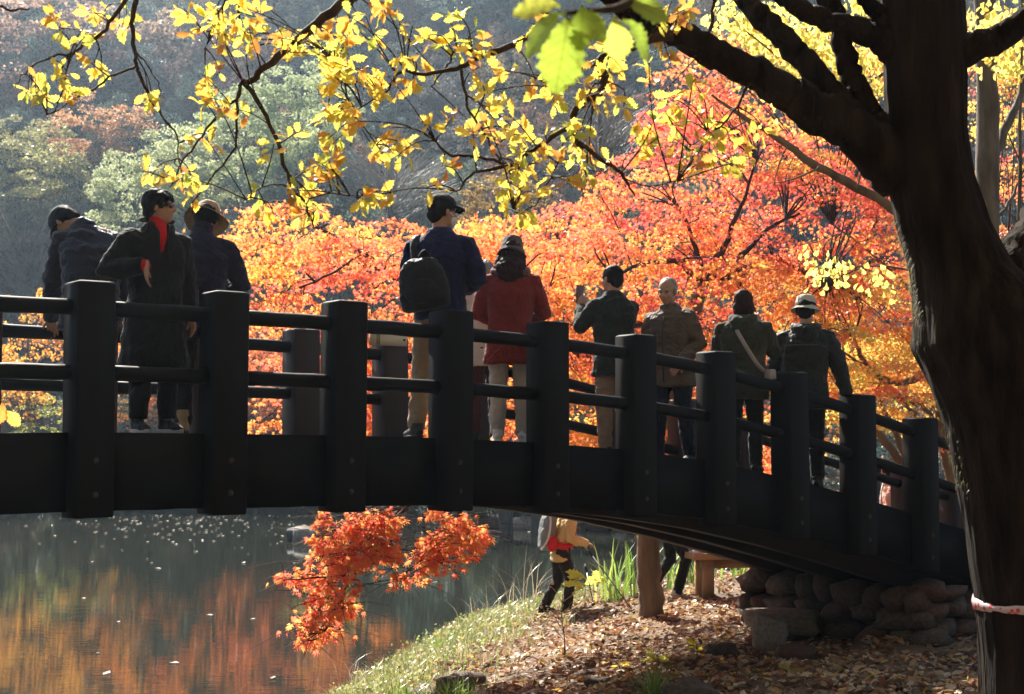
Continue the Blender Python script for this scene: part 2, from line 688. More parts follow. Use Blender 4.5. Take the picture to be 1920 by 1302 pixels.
def objcol_leafmat(name, trans):
    m = bpy.data.materials.new(name)
    m.use_nodes = True
    nt = m.node_tree
    N, L = nt.nodes, nt.links
    N.clear()
    out = N.new('ShaderNodeOutputMaterial')
    oi = N.new('ShaderNodeObjectInfo')
    tc = N.new('ShaderNodeTexCoord')
    nz = N.new('ShaderNodeTexNoise')
    nz.inputs['Scale'].default_value = 5
    nz.inputs['Detail'].default_value = 6
    L.new(tc.outputs['Object'], nz.inputs['Vector'])
    cr = N.new('ShaderNodeValToRGB')
    e = cr.color_ramp.elements
    e[0].position, e[1].position = 0.28, 0.42
    e[0].color, e[1].color = (0.45, 0.22, 0.1, 1), (1, 1, 1, 1)
    L.new(nz.outputs[0], cr.inputs[0])
    mx = N.new('ShaderNodeMix')
    mx.data_type = 'RGBA'
    mx.blend_type = 'MULTIPLY'
    mx.inputs[0].default_value = 0.8
    L.new(oi.outputs['Color'], mx.inputs[6])
    L.new(cr.outputs[0], mx.inputs[7])
    # veins: slanted stripes mirrored at the midrib
    sp = N.new('ShaderNodeSeparateXYZ')
    L.new(tc.outputs['Object'], sp.inputs[0])
    ab = N.new('ShaderNodeMath'); ab.operation = 'ABSOLUTE'
    L.new(sp.outputs[0], ab.inputs[0])
    ml = N.new('ShaderNodeMath'); ml.operation = 'MULTIPLY_ADD'
    L.new(ab.outputs[0], ml.inputs[0]); ml.inputs[1].default_value = -0.8
    L.new(sp.outputs[1], ml.inputs[2])
    m9 = N.new('ShaderNodeMath'); m9.operation = 'MULTIPLY'; m9.inputs[1].default_value = 9.0
    L.new(ml.outputs[0], m9.inputs[0])
    fr = N.new('ShaderNodeMath'); fr.operation = 'FRACT'
    L.new(m9.outputs[0], fr.inputs[0])
    lt = N.new('ShaderNodeMath'); lt.operation = 'LESS_THAN'; lt.inputs[1].default_value = 0.12
    L.new(fr.outputs[0], lt.inputs[0])
    l2 = N.new('ShaderNodeMath'); l2.operation = 'LESS_THAN'; l2.inputs[1].default_value = 0.012
    L.new(ab.outputs[0], l2.inputs[0])
    mxx = N.new('ShaderNodeMath'); mxx.operation = 'MAXIMUM'
    L.new(lt.outputs[0], mxx.inputs[0]); L.new(l2.outputs[0], mxx.inputs[1])
    m3 = N.new('ShaderNodeMix'); m3.data_type = 'RGBA'; m3.blend_type = 'MULTIPLY'
    mf = N.new('ShaderNodeMath'); mf.operation = 'MULTIPLY'; mf.inputs[1].default_value = 0.6
    L.new(mxx.outputs[0], mf.inputs[0])
    L.new(mf.outputs[0], m3.inputs[0])
    L.new(mx.outputs[2], m3.inputs[6])
    m3.inputs[7].default_value = (0.55, 0.4, 0.15, 1)
    d = N.new('ShaderNodeBsdfDiffuse')
    t = N.new('ShaderNodeBsdfTranslucent')
    L.new(m3.outputs[2], d.inputs[0])
    L.new(m3.outputs[2], t.inputs[0])
    m1 = N.new('ShaderNodeMixShader')
    m1.inputs[0].default_value = trans
    L.new(d.outputs[0], m1.inputs[1])
    L.new(t.outputs[0], m1.inputs[2])
    g = N.new('ShaderNodeBsdfGlossy')
    g.inputs['Roughness'].default_value = 0.4
    m2 = N.new('ShaderNodeMixShader')
    m2.inputs[0].default_value = 0.05
    L.new(m1.outputs[0], m2.inputs[1])
    L.new(g.outputs[0], m2.inputs[2])
    L.new(m2.outputs[0], out.inputs[0])
    MATS[name] = m
    return m


objcol_leafmat('leaf_single', 0.74)
pmat('oak_bark', (0.005, 0.0035, 0.003), (0.030, 0.021, 0.016), scale=13, rough=0.95, bump=1.0, bscale=16, stretch=(1, 1, 0.16), spec=0.12, c3=(0.035, 0.038, 0.018), dist=0.05)
pmat('twig_bark', (0.03, 0.018, 0.013), (0.07, 0.045, 0.03), scale=20, rough=0.85, bump=0.5, bscale=60, spec=0.2)
pmat('maple_bark', (0.10, 0.065, 0.04), (0.22, 0.16, 0.10), scale=8, rough=0.85, bump=0.6, bscale=20, stretch=(1, 1, 0.3), dist=0.02)
pmat('maple_twig', (0.035, 0.02, 0.016), (0.08, 0.05, 0.035), scale=14, rough=0.85, bump=0.4, bscale=40)
pmat('grey_bark', (0.07, 0.06, 0.05), (0.17, 0.15, 0.125), scale=10, rough=0.9, bump=0.8, bscale=20, stretch=(1, 1, 0.25), dist=0.02)

# ------------------------------------------------------------------ trees across the pond


def far_crown(seed, kind):
    rng = np.random.default_rng(seed)
    if kind == 'bare':
        V, Fc = [], []
        t = MB()
        rr = random.Random(seed)
        for k in range(130):
            a = rr.uniform(0, 6.28)
            s = Vector((math.cos(a) * rr.uniform(0, .25), math.sin(a) * rr.uniform(0, .25), rr.uniform(-.9, -.2)))
            d = Vector((math.cos(a + rr.uniform(-.7, .7)) * rr.uniform(.3, 1), math.sin(a + rr.uniform(-.7, .7)) * rr.uniform(.3, 1), rr.uniform(.4, 1.0)))
            L_ = rr.uniform(.5, 1.1)
            m = s + d * L_ * .5 + Vector((0, 0, .05))
            e = s + d * L_
            t.tube([s, m, e], [.009, .006, .002], k=3, cap=False)
            for j in range(4):
                q0 = s.lerp(e, rr.uniform(.4, .95))
                e2 = q0 + (d + Vector((rr.uniform(-.8, .8), rr.uniform(-.8, .8), rr.uniform(-.3, .5)))) * rr.uniform(.12, .3)
                t.tube([q0, e2], [.004, .0015], k=3, cap=False)
        V = np.concatenate(t.v)
        q_ = np.concatenate(t.q)
        c = np.ones((len(V), 3)) * rng.uniform(.8, 1.1)
        return mesh_np('crown', V, q_, c)
    ncl = {'broad': 95, 'tall': 85, 'bush': 70, 'open': 62}[kind]
    C = unit(ncl, rng) * (rng.uniform(0.25, 1.0, size=(ncl, 1)) ** 0.45)
    if kind == 'tall': C[:, :2] *= (1.05 - 0.35 * np.clip(C[:, 2:3], -1, 1))
    if kind == 'broad': C[:, 2] = np.where(C[:, 2] < -.35, C[:, 2] * .5, C[:, 2])
    C += 0.10 * np.sin(C[:, [1, 2, 0]] * 6 + seed)
    P, Nn, cc = [], [], []
    for c in C:
        n = rng.integers(70, 125) if kind != 'open' else rng.integers(34, 62)
        r = rng.uniform(.11, .22)
        d = unit(n, rng) * (rng.uniform(.3, 1.0, size=(n, 1)) ** .5) * np.array([r, r, r * .55])
        P.append(c + d)
        cc.append(np.full(n, rng.uniform(.75, 1.25)) * rng.uniform(.8, 1.2, n))
    P = np.concatenate(P)
    cc = np.concatenate(cc)
    n = len(P)
    D = unit(n, rng) + np.array([0, 0, -.3])
    Nn = unit(n, rng) + np.array([-.3, .55, .6])
    TV = np.array([[0, -.5, 0], [.32, 0, .06], [0, .5, 0], [-.32, 0, .06]])
    V, Fc = scatter(TV, np.array([[0, 1, 2, 3]]), P, frames(D, Nn), rng.uniform(.035, .062, n))
    return mesh_np('crown', V, Fc, np.repeat(cc, 4)[:, None] * np.ones(3))


CROWN = {}
for k in range(3): CROWN[('broad', k)] = far_crown(100 + k, 'broad')
for k in range(2): CROWN[('tall', k)] = far_crown(120 + k, 'tall')
for k in range(2): CROWN[('bush', k)] = far_crown(130 + k, 'bush')
for k in range(3): CROWN[('open', k)] = far_crown(150 + k, 'open')
for k in range(2): CROWN[('bare', k)] = far_crown(140 + k, 'bare')

# one mass of hillside wood, instanced on points
hazed_wood_ramp = [(.045, .08, .075), (.10, .145, .115), (.06, .095, .09), (.14, .17, .105), (.22, .13, .085), (.07, .115, .10), (.27, .135, .085), (.11, .13, .13), (.07, .125, .11), (.16, .16, .10)]  # bluish leaf tones put part of the distance haze into the colour
wmat = leafmat('hill_leaf', 0.45, gloss=0.04, ramp=hazed_wood_ramp)
protos = bpy.data.collections.new('crown_prototypes')
pk = [('broad', 0), ('broad', 1), ('broad', 2), ('tall', 0), ('tall', 1), ('bush', 0), ('bush', 1), ('bare', 0)]
for k, key in enumerate(pk):
    me = CROWN[key].copy()
    me.materials.append(wmat)
    po = bpy.data.objects.new('p%02d' % k, me)
    protos.objects.link(po)
pts, scl, rot, idx = [], [], [], []
rh = np.random.default_rng(5)
y = 46.0
while y < 196:
    xm = 0.40 * y + 9
    stp = 2.7 + (y - 46) * 0.034
    for x in np.arange(-xm, xm, stp):
        xx, yy = x + rh.uniform(-1.2, 1.2), y + rh.uniform(-1.3, 1.3)
        z = float(hill_z(xx, yy))
        if z < 0.5: continue
        if yy < 60 and rh.uniform() < .6: continue
        s = rh.uniform(1.6, 2.9) * (0.5 if yy < 57 else 1.0 + max(0, yy - 70) * .011)
        pts.append((xx, yy, z + s * 0.95))
        scl.append((s, s, s * rh.uniform(.9, 1.5)))
        rot.append((rh.uniform(-.15, .15), rh.uniform(-.15, .15), rh.uniform(0, 6.28)))
        idx.append(int(rh.choice(8, p=[.15, .15, .15, .14, .13, .09, .09, .10])))
    y += stp * 0.95
for x in np.arange(-32, 22, .75):               # thicket along the water line
    yy = 40.0
    while float(hill_z(x, yy)) < .15 and yy < 62: yy += .15
    s = rh.uniform(1.0, 1.7)
    pts.append((x + rh.uniform(-.3, .3), yy + rh.uniform(.1, 1.2), .35 + s * .5))
    scl.append((s * 1.2, s * 1.2, s))
    rot.append((0, 0, rh.uniform(0, 6.28)))
    idx.append(int(rh.choice([5, 6, 0, 1])))
me = bpy.data.meshes.new('hillside_wood')
me.from_pydata(pts, [], [])
for nm, typ, dat in (('rot', 'FLOAT_VECTOR', np.array(rot).ravel()), ('scl', 'FLOAT_VECTOR', np.array(scl).ravel())):
    a_ = me.attributes.new(nm, typ, 'POINT')
    a_.data.foreach_set('vector', dat.astype(np.float32))
a_ = me.attributes.new('idx', 'INT', 'POINT')
a_.data.foreach_set('value', np.array(idx, dtype=np.int32))
wood = link('hillside_wood', me)
ng = bpy.data.node_groups.new('wood_scatter', 'GeometryNodeTree')
ng.interface.new_socket('Geometry', in_out='INPUT', socket_type='NodeSocketGeometry')
ng.interface.new_socket('Geometry', in_out='OUTPUT', socket_type='NodeSocketGeometry')
gi, go = ng.nodes.new('NodeGroupInput'), ng.nodes.new('NodeGroupOutput')
ci = ng.nodes.new('GeometryNodeCollectionInfo')
ci.inputs[0].default_value = protos
ci.inputs[1].default_value = True
ci.inputs[2].default_value = True
ip = ng.nodes.new('GeometryNodeInstanceOnPoints')
ip.inputs['Pick Instance'].default_value = True
for nm, typ, sock in (('idx', 'INT', 'Instance Index'), ('rot', 'FLOAT_VECTOR', 'Rotation'), ('scl', 'FLOAT_VECTOR', 'Scale')):
    na = ng.nodes.new('GeometryNodeInputNamedAttribute')
    na.data_type = typ
    na.inputs[0].default_value = nm
    ng.links.new(na.outputs[0], ip.inputs[sock])
ng.links.new(gi.outputs[0], ip.inputs['Points'])
ng.links.new(ci.outputs[0], ip.inputs['Instance'])
ng.links.new(ip.outputs[0], go.inputs[0])
md = wood.modifiers.new('scatter', 'NODES')
md.node_group = ng
tag(wood, 'hazy mixed autumn wood covering the hillside across the pond', 'wood', kind='stuff')


# unseen evergreen crowns added behind the viewer to block sky light from that side
bpts, bs, br, bi = [], [], [], []
for x in np.arange(-26, 27, 3.0):
    for y_, z_ in ((-9, 3.2), (-11, 7.5), (-13.5, 12), (-16, 16.5)):
        bpts.append((x + rh.uniform(-1, 1), y_ + rh.uniform(-1, 1), z_ + rh.uniform(-.8, .8)))
        s = rh.uniform(2.6, 3.4)
        bs.append((s, s, s * 1.1)); br.append((0, 0, rh.uniform(0, 6.28))); bi.append(int(rh.choice([0, 1, 2, 3])))
me = bpy.data.meshes.new('sky_block_wood')
me.from_pydata(bpts, [], [])
for nm, dat in (('rot', br), ('scl', bs)):
    a_ = me.attributes.new(nm, 'FLOAT_VECTOR', 'POINT')
    a_.data.foreach_set('vector', np.array(dat, dtype=np.float32).ravel())
a_ = me.attributes.new('idx', 'INT', 'POINT')
a_.data.foreach_set('value', np.array(bi, dtype=np.int32))
protos2 = bpy.data.collections.new('sky_block_prototypes')
em = leafmat('sky_block_leaf', 0.3, col=(.022, .034, .016), gloss=0.02)
for k, key in enumerate([('broad', 0), ('broad', 1), ('broad', 2), ('tall', 0)]):
    m2_ = CROWN[key].copy()
    m2_.materials.append(em)
    protos2.objects.link(bpy.data.objects.new('q%02d' % k, m2_))
ng2 = ng.copy()
for n_ in ng2.nodes:
    if n_.bl_idname == 'GeometryNodeCollectionInfo': n_.inputs[0].default_value = protos2
pw_ = link('sky_block_wood', me)
pw_.modifiers.new('scatter', 'NODES').node_group = ng2
tag(pw_, 'unseen dark evergreen crowns added behind the viewer to block the sky', 'wood', kind='stuff')


def far_tree(name, px, py, Y, rx, rz, key, col, label, group=None, trunk=True):
    if name == 'autumn_tree' and py > 500: py -= 38
    if py > 500 and px < 800:                    # the far shore lies further back at the left
        f = 1.27 if px < 600 else 1.12
        Y, rx, rz = Y * f, rx * f, rz * f
    if py < 500 and Y > 47:                      # trees on the slope stand well back from the shore
        Y, rx, rz = Y * 1.5, rx * 1.5, rz * 1.5
    """crown centred at the pixel, standing on the hillside below it"""
    c = at(px, py, Y)
    bz = float(hill_z(c.x, Y))
    root = empty(name, (c.x, Y, bz - .1))
    tag(root, label, 'tree', group)
    k = 'lf_%.2f_%.2f_%.2f' % col
    m = MATS.get(k) or leafmat(k, 0.68 if name in ('autumn_tree', 'shore_bush') else 0.5, col=col, gloss=0.05)
    me = CROWN[key].copy()
    me.materials.clear()
    me.materials.append(m)
    rr = random.Random(int(px * 7 + py))
    link('crown', me, None, root, (0, 0, c.z - bz + .1), (0, 0, rr.uniform(0, 6.28)), (rx, rx, rz))
    t = MB()
    h = max(c.z - bz, 0.6)
    r0 = 0.05 + 0.018 * h
    t.tube(catmull([(0, 0, -.2), (rr.uniform(-.1, .1), 0, h * .35), (rr.uniform(-.3, .3), rr.uniform(-.2, .2), h * .7), (rr.uniform(-.3, .3), 0, h + rz * .4)], 3), lerp_list([r0, r0 * .8, r0 * .6, r0 * .25], 10), k=7)
    t.build('trunk', MATS['grey_bark'], root)
    for j in range(5):
        a = rr.uniform(0, 6.28)
        t = MB()
        z0 = h * rr.uniform(.55, .9)
        t.tube(catmull([(0, 0, z0), (math.cos(a) * rx * .4, math.sin(a) * rx * .4, z0 + rz * .25), (math.cos(a) * rx * .8, math.sin(a) * rx * .8, z0 + rz * .4)], 3), lerp_list([r0 * .4, r0 * .25, r0 * .1], 7), k=5)
        t.build('limb', MATS['grey_bark'], root)
    return root


PG, OR_, OLV = (.44, .50, .26), (.54, .29, .14), (.38, .36, .15)
far = [
    ('leafy_tree', 560, 225, 53, 2.5, 2.2, ('broad', 0), PG, 'pale green leafy tree, highest of the sunlit ones across the pond'),
    ('leafy_tree', 455, 285, 51, 2.4, 2.3, ('broad', 1), PG, 'pale green tree across the pond below the forked oak branch'),
    ('leafy_tree', 365, 330, 50, 2.2, 2.1, ('broad', 2), (.48, .52, .28), 'pale green tree across the pond above the woman with sunglasses'),
    ('leafy_tree', 255, 385, 49, 1.9, 2.0, ('broad', 0), (.48, .52, .28), 'pale green bush-like tree between the bent man and the woman in black'),
    ('leafy_tree', 610, 400, 51, 2.2, 2.6, ('broad', 1), (.15, .21, .16), 'dark grey-green tree across the pond left of the orange maple'),
    ('leafy_tree', 480, 440, 49, 2.3, 2.4, ('tall', 0), (.16, .22, .16), 'dark green tree behind the person in the tan hat'),
    ('autumn_tree', 190, 262, 56, 2.1, 1.9, ('broad', 2), OR_, 'orange-brown round tree on the hillside at upper left'),
    ('autumn_tree', 95, 120, 66, 4.2, 3.6, ('broad', 1), (.42, .27, .20), 'large rust-pink tree high on the hillside at the left edge'),  # reds of these high trees greyed to put distance haze into the colour
    ('autumn_tree', 240, 130, 70, 3.6, 3.2, ('broad', 0), (.36, .25, .17), 'brown-orange tree high on the hill behind the upper left oak twigs'),
    ('autumn_tree', 300, 60, 78, 3.6, 3.4, ('broad', 2), (.28, .27, .17), 'hazy olive tree near the top of the hillside at upper left'),
    ('leafy_tree', 70, 345, 53, 2.7, 2.3, ('broad', 2), OLV, 'olive green spreading tree at the left edge above the bent man'),
    ('leafy_tree', 10, 300, 55, 2.0, 1.8, ('bush', 0), OLV, 'small olive tree cut by the left edge of the picture'),
    ('bare_tree', 50, 465, 50, 2.2, 2.0, ('bare', 0), (.38, .34, .28), 'bare grey twiggy tree left of the bent man'),
    ('bare_tree', 730, 320, 48, 2.8, 1.8, ('bare', 1), (.36, .34, .31), 'bare grey twiggy tree behind the man in the cap'),
    ('bare_tree', 1120, 230, 46, 2.6, 2.0, ('bare', 0), (.32, .29, .27), 'bare grey twiggy tree above the red maple'),
    ('autumn_tree', 950, 385, 40, 1.5, 1.1, ('bush', 1), (.34, .22, .07), 'low brown-yellow tree behind the woman with the red coat'),
    ('autumn_tree', 55, 700, 46, 2.3, 2.3, ('open', 1), (.80, .42, .07), 'orange-yellow tree on the far shore seen through the leftmost railing'),
    ('autumn_tree', 165, 690, 47, 2.2, 2.4, ('open', 0), (.78, .34, .06), 'orange tree on the far shore behind the first big railing post'),
    ('autumn_tree', -70, 690, 46.5, 2.5, 2.4, ('open', 2), (.80, .36, .05), 'orange tree on the far shore reaching in past the left edge'),
    ('autumn_tree', 290, 725, 46, 2.1, 2.0, ('open', 1), (.82, .30, .05), 'orange tree on the far shore behind the woman in the long black coat'),
    ('autumn_tree', 420, 695, 46.5, 2.3, 2.3, ('open', 0), (.82, .22, .045), 'red-orange tree on the far shore behind the second railing post'),
    ('autumn_tree', 545, 705, 45.5, 2.2, 2.2, ('open', 2), (.80, .20, .045), 'red tree on the far shore behind the third railing post'),
    ('autumn_tree', 690, 715, 44.5, 2.1, 2.1, ('open', 1), (.80, .28, .05), 'orange-red tree on the far shore behind the sign board on the bridge'),
    ('autumn_tree', 860, 720, 43, 1.9, 2.0, ('open', 2), (.78, .50, .08), 'yellow-orange tree on the far shore behind the man with the backpack'),
    ('autumn_tree', 1000, 730, 42, 1.8, 1.9, ('open', 0), (.80, .34, .06), 'orange tree on the far shore behind the woman in the red coat'),
    ('shore_bush', 110, 790, 45.6, 1.5, .9, ('open', 1), (.40, .44, .10), 'low yellow-green bush on the far shore at the left'),
    ('shore_bush', 230, 795, 45.6, 1.4, .8, ('open', 2), (.70, .40, .07), 'low orange-yellow bush on the far shore left of centre'),
    ('shore_bush', 480, 790, 45.2, 1.6, .9, ('open', 1), (.74, .24, .05), 'low red-orange bush on the far shore beneath the hanging maple'),
    ('shore_bush', 620, 800, 44.6, 1.4, .8, ('open', 2), (.42, .44, .10), 'low yellow bush on the far shore under the middle of the bridge'),
]
for f_ in far: far_tree(*f_)

# ------------------------------------------------------------------ the maples behind the bridge
PAL = np.array([(.89, .16, .115), (.91, .235, .10), (.92, .34, .085), (.93, .50, .10), (.90, .68, .15), (.52, .54, .10), (.70, .08, .08)])


def maple_cols(px, py, rng, own=None):
    """leaf colours of each part of the trees: red high up, orange to the left, yellow to the right"""
    n = len(px)
    w = np.zeros((n, 7))
    w[:, 2] = 1.0
    w[:, 1] = 1.0
    w[:, 3] = .5
    red = np.exp(-((px - 1400) / 260) ** 2 - ((py - 330) / 130) ** 2)
    w[:, 0] += 5 * red
    w[:, 1] += 2 * red
    w[:, 6] += .5 * red
    lo = np.exp(-((px - 560) / 170) ** 2 - ((py - 690) / 130) ** 2)
    w[:, 0] += 3 * lo
    w[:, 1] += 2 * lo
    ye = np.clip((px - 1430) / 200, 0, 1) * np.clip((py - 500) / 100, 0, 1)
    w[:, 3] += 2.5 * ye
    w[:, 4] += 2.0 * ye
    w[:, 5] += .9 * ye
    yr = np.clip((px - 1350) / 150, 0, 1) * np.clip((330 - py) / 60, 0, 1)
    w[:, 3] += 4 * yr
    w[:, 4] += 5 * yr
    ce = np.exp(-((px - 1150) / 170) ** 2 - ((py - 620) / 170) ** 2)
    w[:, 3] += .9 * ce
    w[:, 2] += 1.5 * ce
    w /= w.sum(1, keepdims=True)
    cs = np.cumsum(w, 1)
    ru = rng.uniform(size=n)
    if own is not None:                          # one tier of leaves turns colour together
        tier = rng.uniform(size=own.max() + 1)[own]
        ru = np.clip(tier + rng.normal(0, .11, n), 0, .999)
    k = (ru[:, None] > cs).sum(1).clip(0, 6)
    c = PAL[k] * rng.uniform(.82, 1.1, size=(n, 1))
    return np.clip(c + rng.normal(0, .015, size=(n, 3)), 0.01, .95)


def sprays(centers, rng, n_leaf=(84, 175), rad=(.36, .70), thick=.028, size=(.031, .052), out=None, droop=.28, coh=.5, tilt=.13):
    """flat tiers of leaves round each centre; returns positions, frames, sizes"""
    P, D, Nn, S, own = [], [], [], [], []
    for k, c in enumerate(centers):
        n = int(rng.integers(*n_leaf))
        r = rng.uniform(*rad)
        a = rng.uniform(0, 2 * math.pi)
        ang = rng.uniform(0, 2 * math.pi, n)
        rad_ = np.sqrt(rng.uniform(0.01, 1, n)) * r
        x, y_ = np.cos(ang) * rad_, np.sin(ang) * rad_ * rng.uniform(.5, .8)
        X = np.cos(a) * x - np.sin(a) * y_
        Yv = np.sin(a) * x + np.cos(a) * y_
        tx, ty = rng.normal(0, tilt, 2)
        Z = -droop * rad_ ** 2 / r + rng.normal(0, thick, n) + tx * X + ty * Yv
        P.append(np.stack([X, Yv, Z], 1) + np.asarray(c))
        dd = np.stack([X, Yv, np.full(n, -.18)], 1) / r + unit(n, rng) * .55 + np.array([0, 0, -.45])
        D.append(dd)
        Nn.append(unit(n, rng) * coh * 1.05 + np.array([-.32, .62, .62]))   # leaf blades turn their face to the light
        S.append(rng.uniform(*size, n))
        own.append(np.full(n, k))
    return np.concatenate(P), frames(np.concatenate(D), np.concatenate(Nn)), np.concatenate(S), np.concatenate(own)


def far_rail_y(px):
    u = (np.asarray(px, float) - 960) / F_PX
    i = (3.801 + u * 10.172) / (.6897 - .5077 * u)
    return 10.172 + .5077 * i


def twig_net(hubs, centers, mat, parent, rng, r0=.016, name='limb', frac=1.0):
    """branches that run from the given hub points out to the sprays, a mesh per hub"""
    hubs = [Vector(h) for h in hubs]
    groups = {}
    for c in centers:
        if rng.uniform() > frac: continue
        c = Vector(c)
        k = min(range(len(hubs)), key=lambda j: (hubs[j] - c).length)
        groups.setdefault(k, []).append(c)
    for k, cs in groups.items():
        t = MB()
        for c in cs:
            h = hubs[k]
            L_ = (c - h).length
            m1 = h.lerp(c, .35) + Vector((rng.normal(0, .06), rng.normal(0, .06), .10 * L_)) * 1.0
            m2 = h.lerp(c, .72) + Vector((rng.normal(0, .05), rng.normal(0, .05), .08 * L_))
            t.tube(catmull([h, m1, m2, c], 3), lerp_list([r0 * min(1, .4 + L_ * .35), r0 * .55, r0 * .3, .003], 10), k=5, cap=False)
            for j in range(5):
                a = m2.lerp(c, rng.uniform(0, 1))
                e = c + Vector((rng.normal(0, .25), rng.normal(0, .25), rng.normal(-.05, .1)))
                t.tube([a, a.lerp(e, .5) + Vector((0, 0, .03)), e], [.005, .004, .002], k=3, cap=False)
        t.build(name, mat, parent)


def poly_branch(t, pix, Y, r, n=4, k=8, jit=0.0, rng=None):
    """adds a smooth tapered branch through pixels; Y and r are lists or (start, end); r in pixels of thickness / 2"""
    m = len(pix)
    Ys = np.interp(np.arange(m), np.linspace(0, m - 1, len(Y)), Y)
    rs = np.interp(np.arange(m), np.linspace(0, m - 1, len(r)), r)
    P = [at(p[0], p[1], yy) for p, yy in zip(pix, Ys)]
    rad = [max(rr * yy / F_PX, .0012) for rr, yy in zip(rs, Ys)]
    C_ = catmull(P, n)
    rr_ = lerp_list(rad, len(C_))
    if jit:
        rnd = random.Random(int(pix[0][0] * 13 + pix[0][1]))
        C_ = [C_[0]] + [c + Vector((rnd.gauss(0, jit), rnd.gauss(0, jit), rnd.gauss(0, jit))) for c in C_[1:-1]] + [C_[-1]]
        rr_ = [q_ * rnd.uniform(.92, 1.1) for q_ in rr_]
    t.tube(C_, rr_, k=k)
    return C_


rm = np.random.default_rng(21)
LEFT = [(448, 410), (520, 365), (600, 400), (700, 378), (800, 382), (900, 400), (1000, 425), (1110, 410), (1110, 700), (900, 815), (700, 812), (560, 812), (462, 808), (500, 660), (478, 560), (520, 535), (455, 490)]
REDTOP = [(1030, 365), (1130, 335), (1185, 255), (1235, 205), (1300, 165), (1400, 190), (1480, 260), (1600, 335), (1690, 400), (1700, 530), (1500, 540), (1300, 500), (1100, 480)]
MID = [(1000, 430), (1300, 480), (1700, 500), (1735, 620), (1760, 760), (1640, 780), (1560, 870), (1380, 885), (1280, 850), (1100, 850), (1000, 800)]
RIGHT = [(1420, 500), (1720, 480), (1760, 700), (1790, 860), (1690, 790), (1560, 800), (1470, 700)]
BACK = [(1230, 110), (1450, 40), (1660, 60), (1670, 430), (1560, 340), (1400, 230)]
SIDE = [(1815, 0), (1925, 0), (1925, 520), (1872, 500), (1850, 300)]
HANG1 = [(600, 950), (760, 950), (745, 1000), (750, 1045), (690, 1058), (680, 1090), (680, 1112), (660, 1120), (678, 1172), (640, 1188), (575, 1218), (526, 1208), (560, 1180), (548, 1145), (582, 1120), (580, 1095), (508, 1090), (512, 1076), (560, 1060), (590, 1030), (572, 1015), (590, 980)]
HANG2 = [(780, 950), (895, 960), (905, 990), (930, 1015), (920, 1032), (872, 1055), (830, 1052), (812, 1072), (765, 1092), (715, 1084), (740, 1065), (770, 1040), (790, 1005), (838, 990)]


def crown_from(polys, rng, **kw):
    """polys: (polygon, sprays, nearest, farthest beyond the far railing)"""
    cs = []
    for poly, n, y0, y1 in polys:
        q_ = sample_poly(poly, n, rng)
        Y = far_rail_y(q_[:, 0]) + rng.uniform(y0, y1, n)
        cs.append(at_np(q_[:, 0], q_[:, 1], Y))
    return np.concatenate(cs)


def maple_mesh(P, M, S, tmpl, rng, name='leaves', own=None):
    d = P[:, 1] * CP + (P[:, 2] - CZ) * SP
    v = -P[:, 1] * SP + (P[:, 2] - CZ) * CP
    px, py = 960 + F_PX * P[:, 0] / d, 651 - F_PX * v / d
    c = maple_cols(px, py, rng, own)
    V, Fc = scatter(tmpl[0], tmpl[1], P, M, S)
    return mesh_np(name, V, Fc, np.repeat(c, len(tmpl[0]), axis=0)), c, px, py


# central maple: the pale trunk under the bridge, its fork above the old man, sprays out to the left
maple = empty('maple_tree', (at(1222, 1155, 16.5).x, 16.5, gz(at(1222, 1155, 16.5).x, 16.5)))
tag(maple, 'orange and red maple spreading behind the bridge, its pale trunk under the deck', 'tree')
mloc = maple.location.copy()
maple.location = (0, 0, 0)
t = MB()
poly_branch(t, [(1226, 1175), (1222, 1150), (1218, 1090), (1216, 1020), (1222, 940), (1232, 860), (1246, 770), (1268, 690), (1295, 600), (1322, 520)], [16.5, 16.5], [30, 24, 22, 21, 20, 19, 18, 16, 14, 12], k=12, jit=.006)
t.build('trunk', MATS['maple_bark'], maple)
mb = [
    ([(1322, 522), (1302, 520), (1280, 495), (1255, 490), (1200, 498), (1150, 520)], (16.5, 15.2), (8, 3)),
    ([(1322, 520), (1312, 490), (1300, 455), (1285, 410), (1262, 372)], (16.5, 16.0), (7, 2)),
    ([(1326, 520), (1340, 490), (1362, 455), (1378, 410), (1400, 360), (1420, 300)], (16.5, 16.2), (8, 2)),
    ([(1328, 522), (1360, 500), (1400, 470), (1440, 430), (1500, 400)], (16.5, 16.5), (8, 2)),
    ([(1350, 530), (1400, 500), (1450, 485), (1515, 512), (1580, 540)], (16.6, 16.8), (6, 3)),
    ([(1240, 820), (1150, 720), (1000, 600), (860, 560), (752, 528), (700, 492), (676, 472), (648, 452), (600, 430)], (16.5, 14.0), (10, 3)),
    ([(752, 528), (690, 500), (650, 496), (620, 515), (560, 540)], (14.6, 14.0), (4, 2)),
    ([(860, 560), (800, 610), (700, 640), (600, 700), (520, 760)], (14.9, 13.6), (6, 2)),
    ([(1232, 860), (1120, 900), (960, 905), (850, 915), (790, 930), (753, 950), (713, 1007), (680, 1057), (660, 1080), (643, 1117), (620, 1160), (597, 1197), (560, 1205)], (16.5, 14.2, 14.0), (10, 7, 5, 4, 3, 1.5)),
    ([(780, 935), (740, 975), (700, 1010), (650, 1030), (600, 1045)], (14.4, 14.1), (4, 1.5)),
    ([(753, 950), (700, 965), (650, 985), (610, 1000)], (14.3, 14.1), (3, 1.5)),
    ([(660, 1080), (620, 1082), (570, 1086), (520, 1088)], (14.0, 13.9), (2.5, 1)),
    ([(850, 915), (857, 957), (857, 987), (823, 1020), (803, 1040), (760, 1075)], (14.6, 14.2), (4, 1.5)),
    ([(850, 940), (880, 985), (900, 1005), (925, 1020)], (14.5, 14.3), (3, 1)),
    ([(1295, 600), (1180, 610), (1080, 570), (1010, 540), (940, 500)], (16.2, 14.6), (6, 2)),
]
hubs1 = []
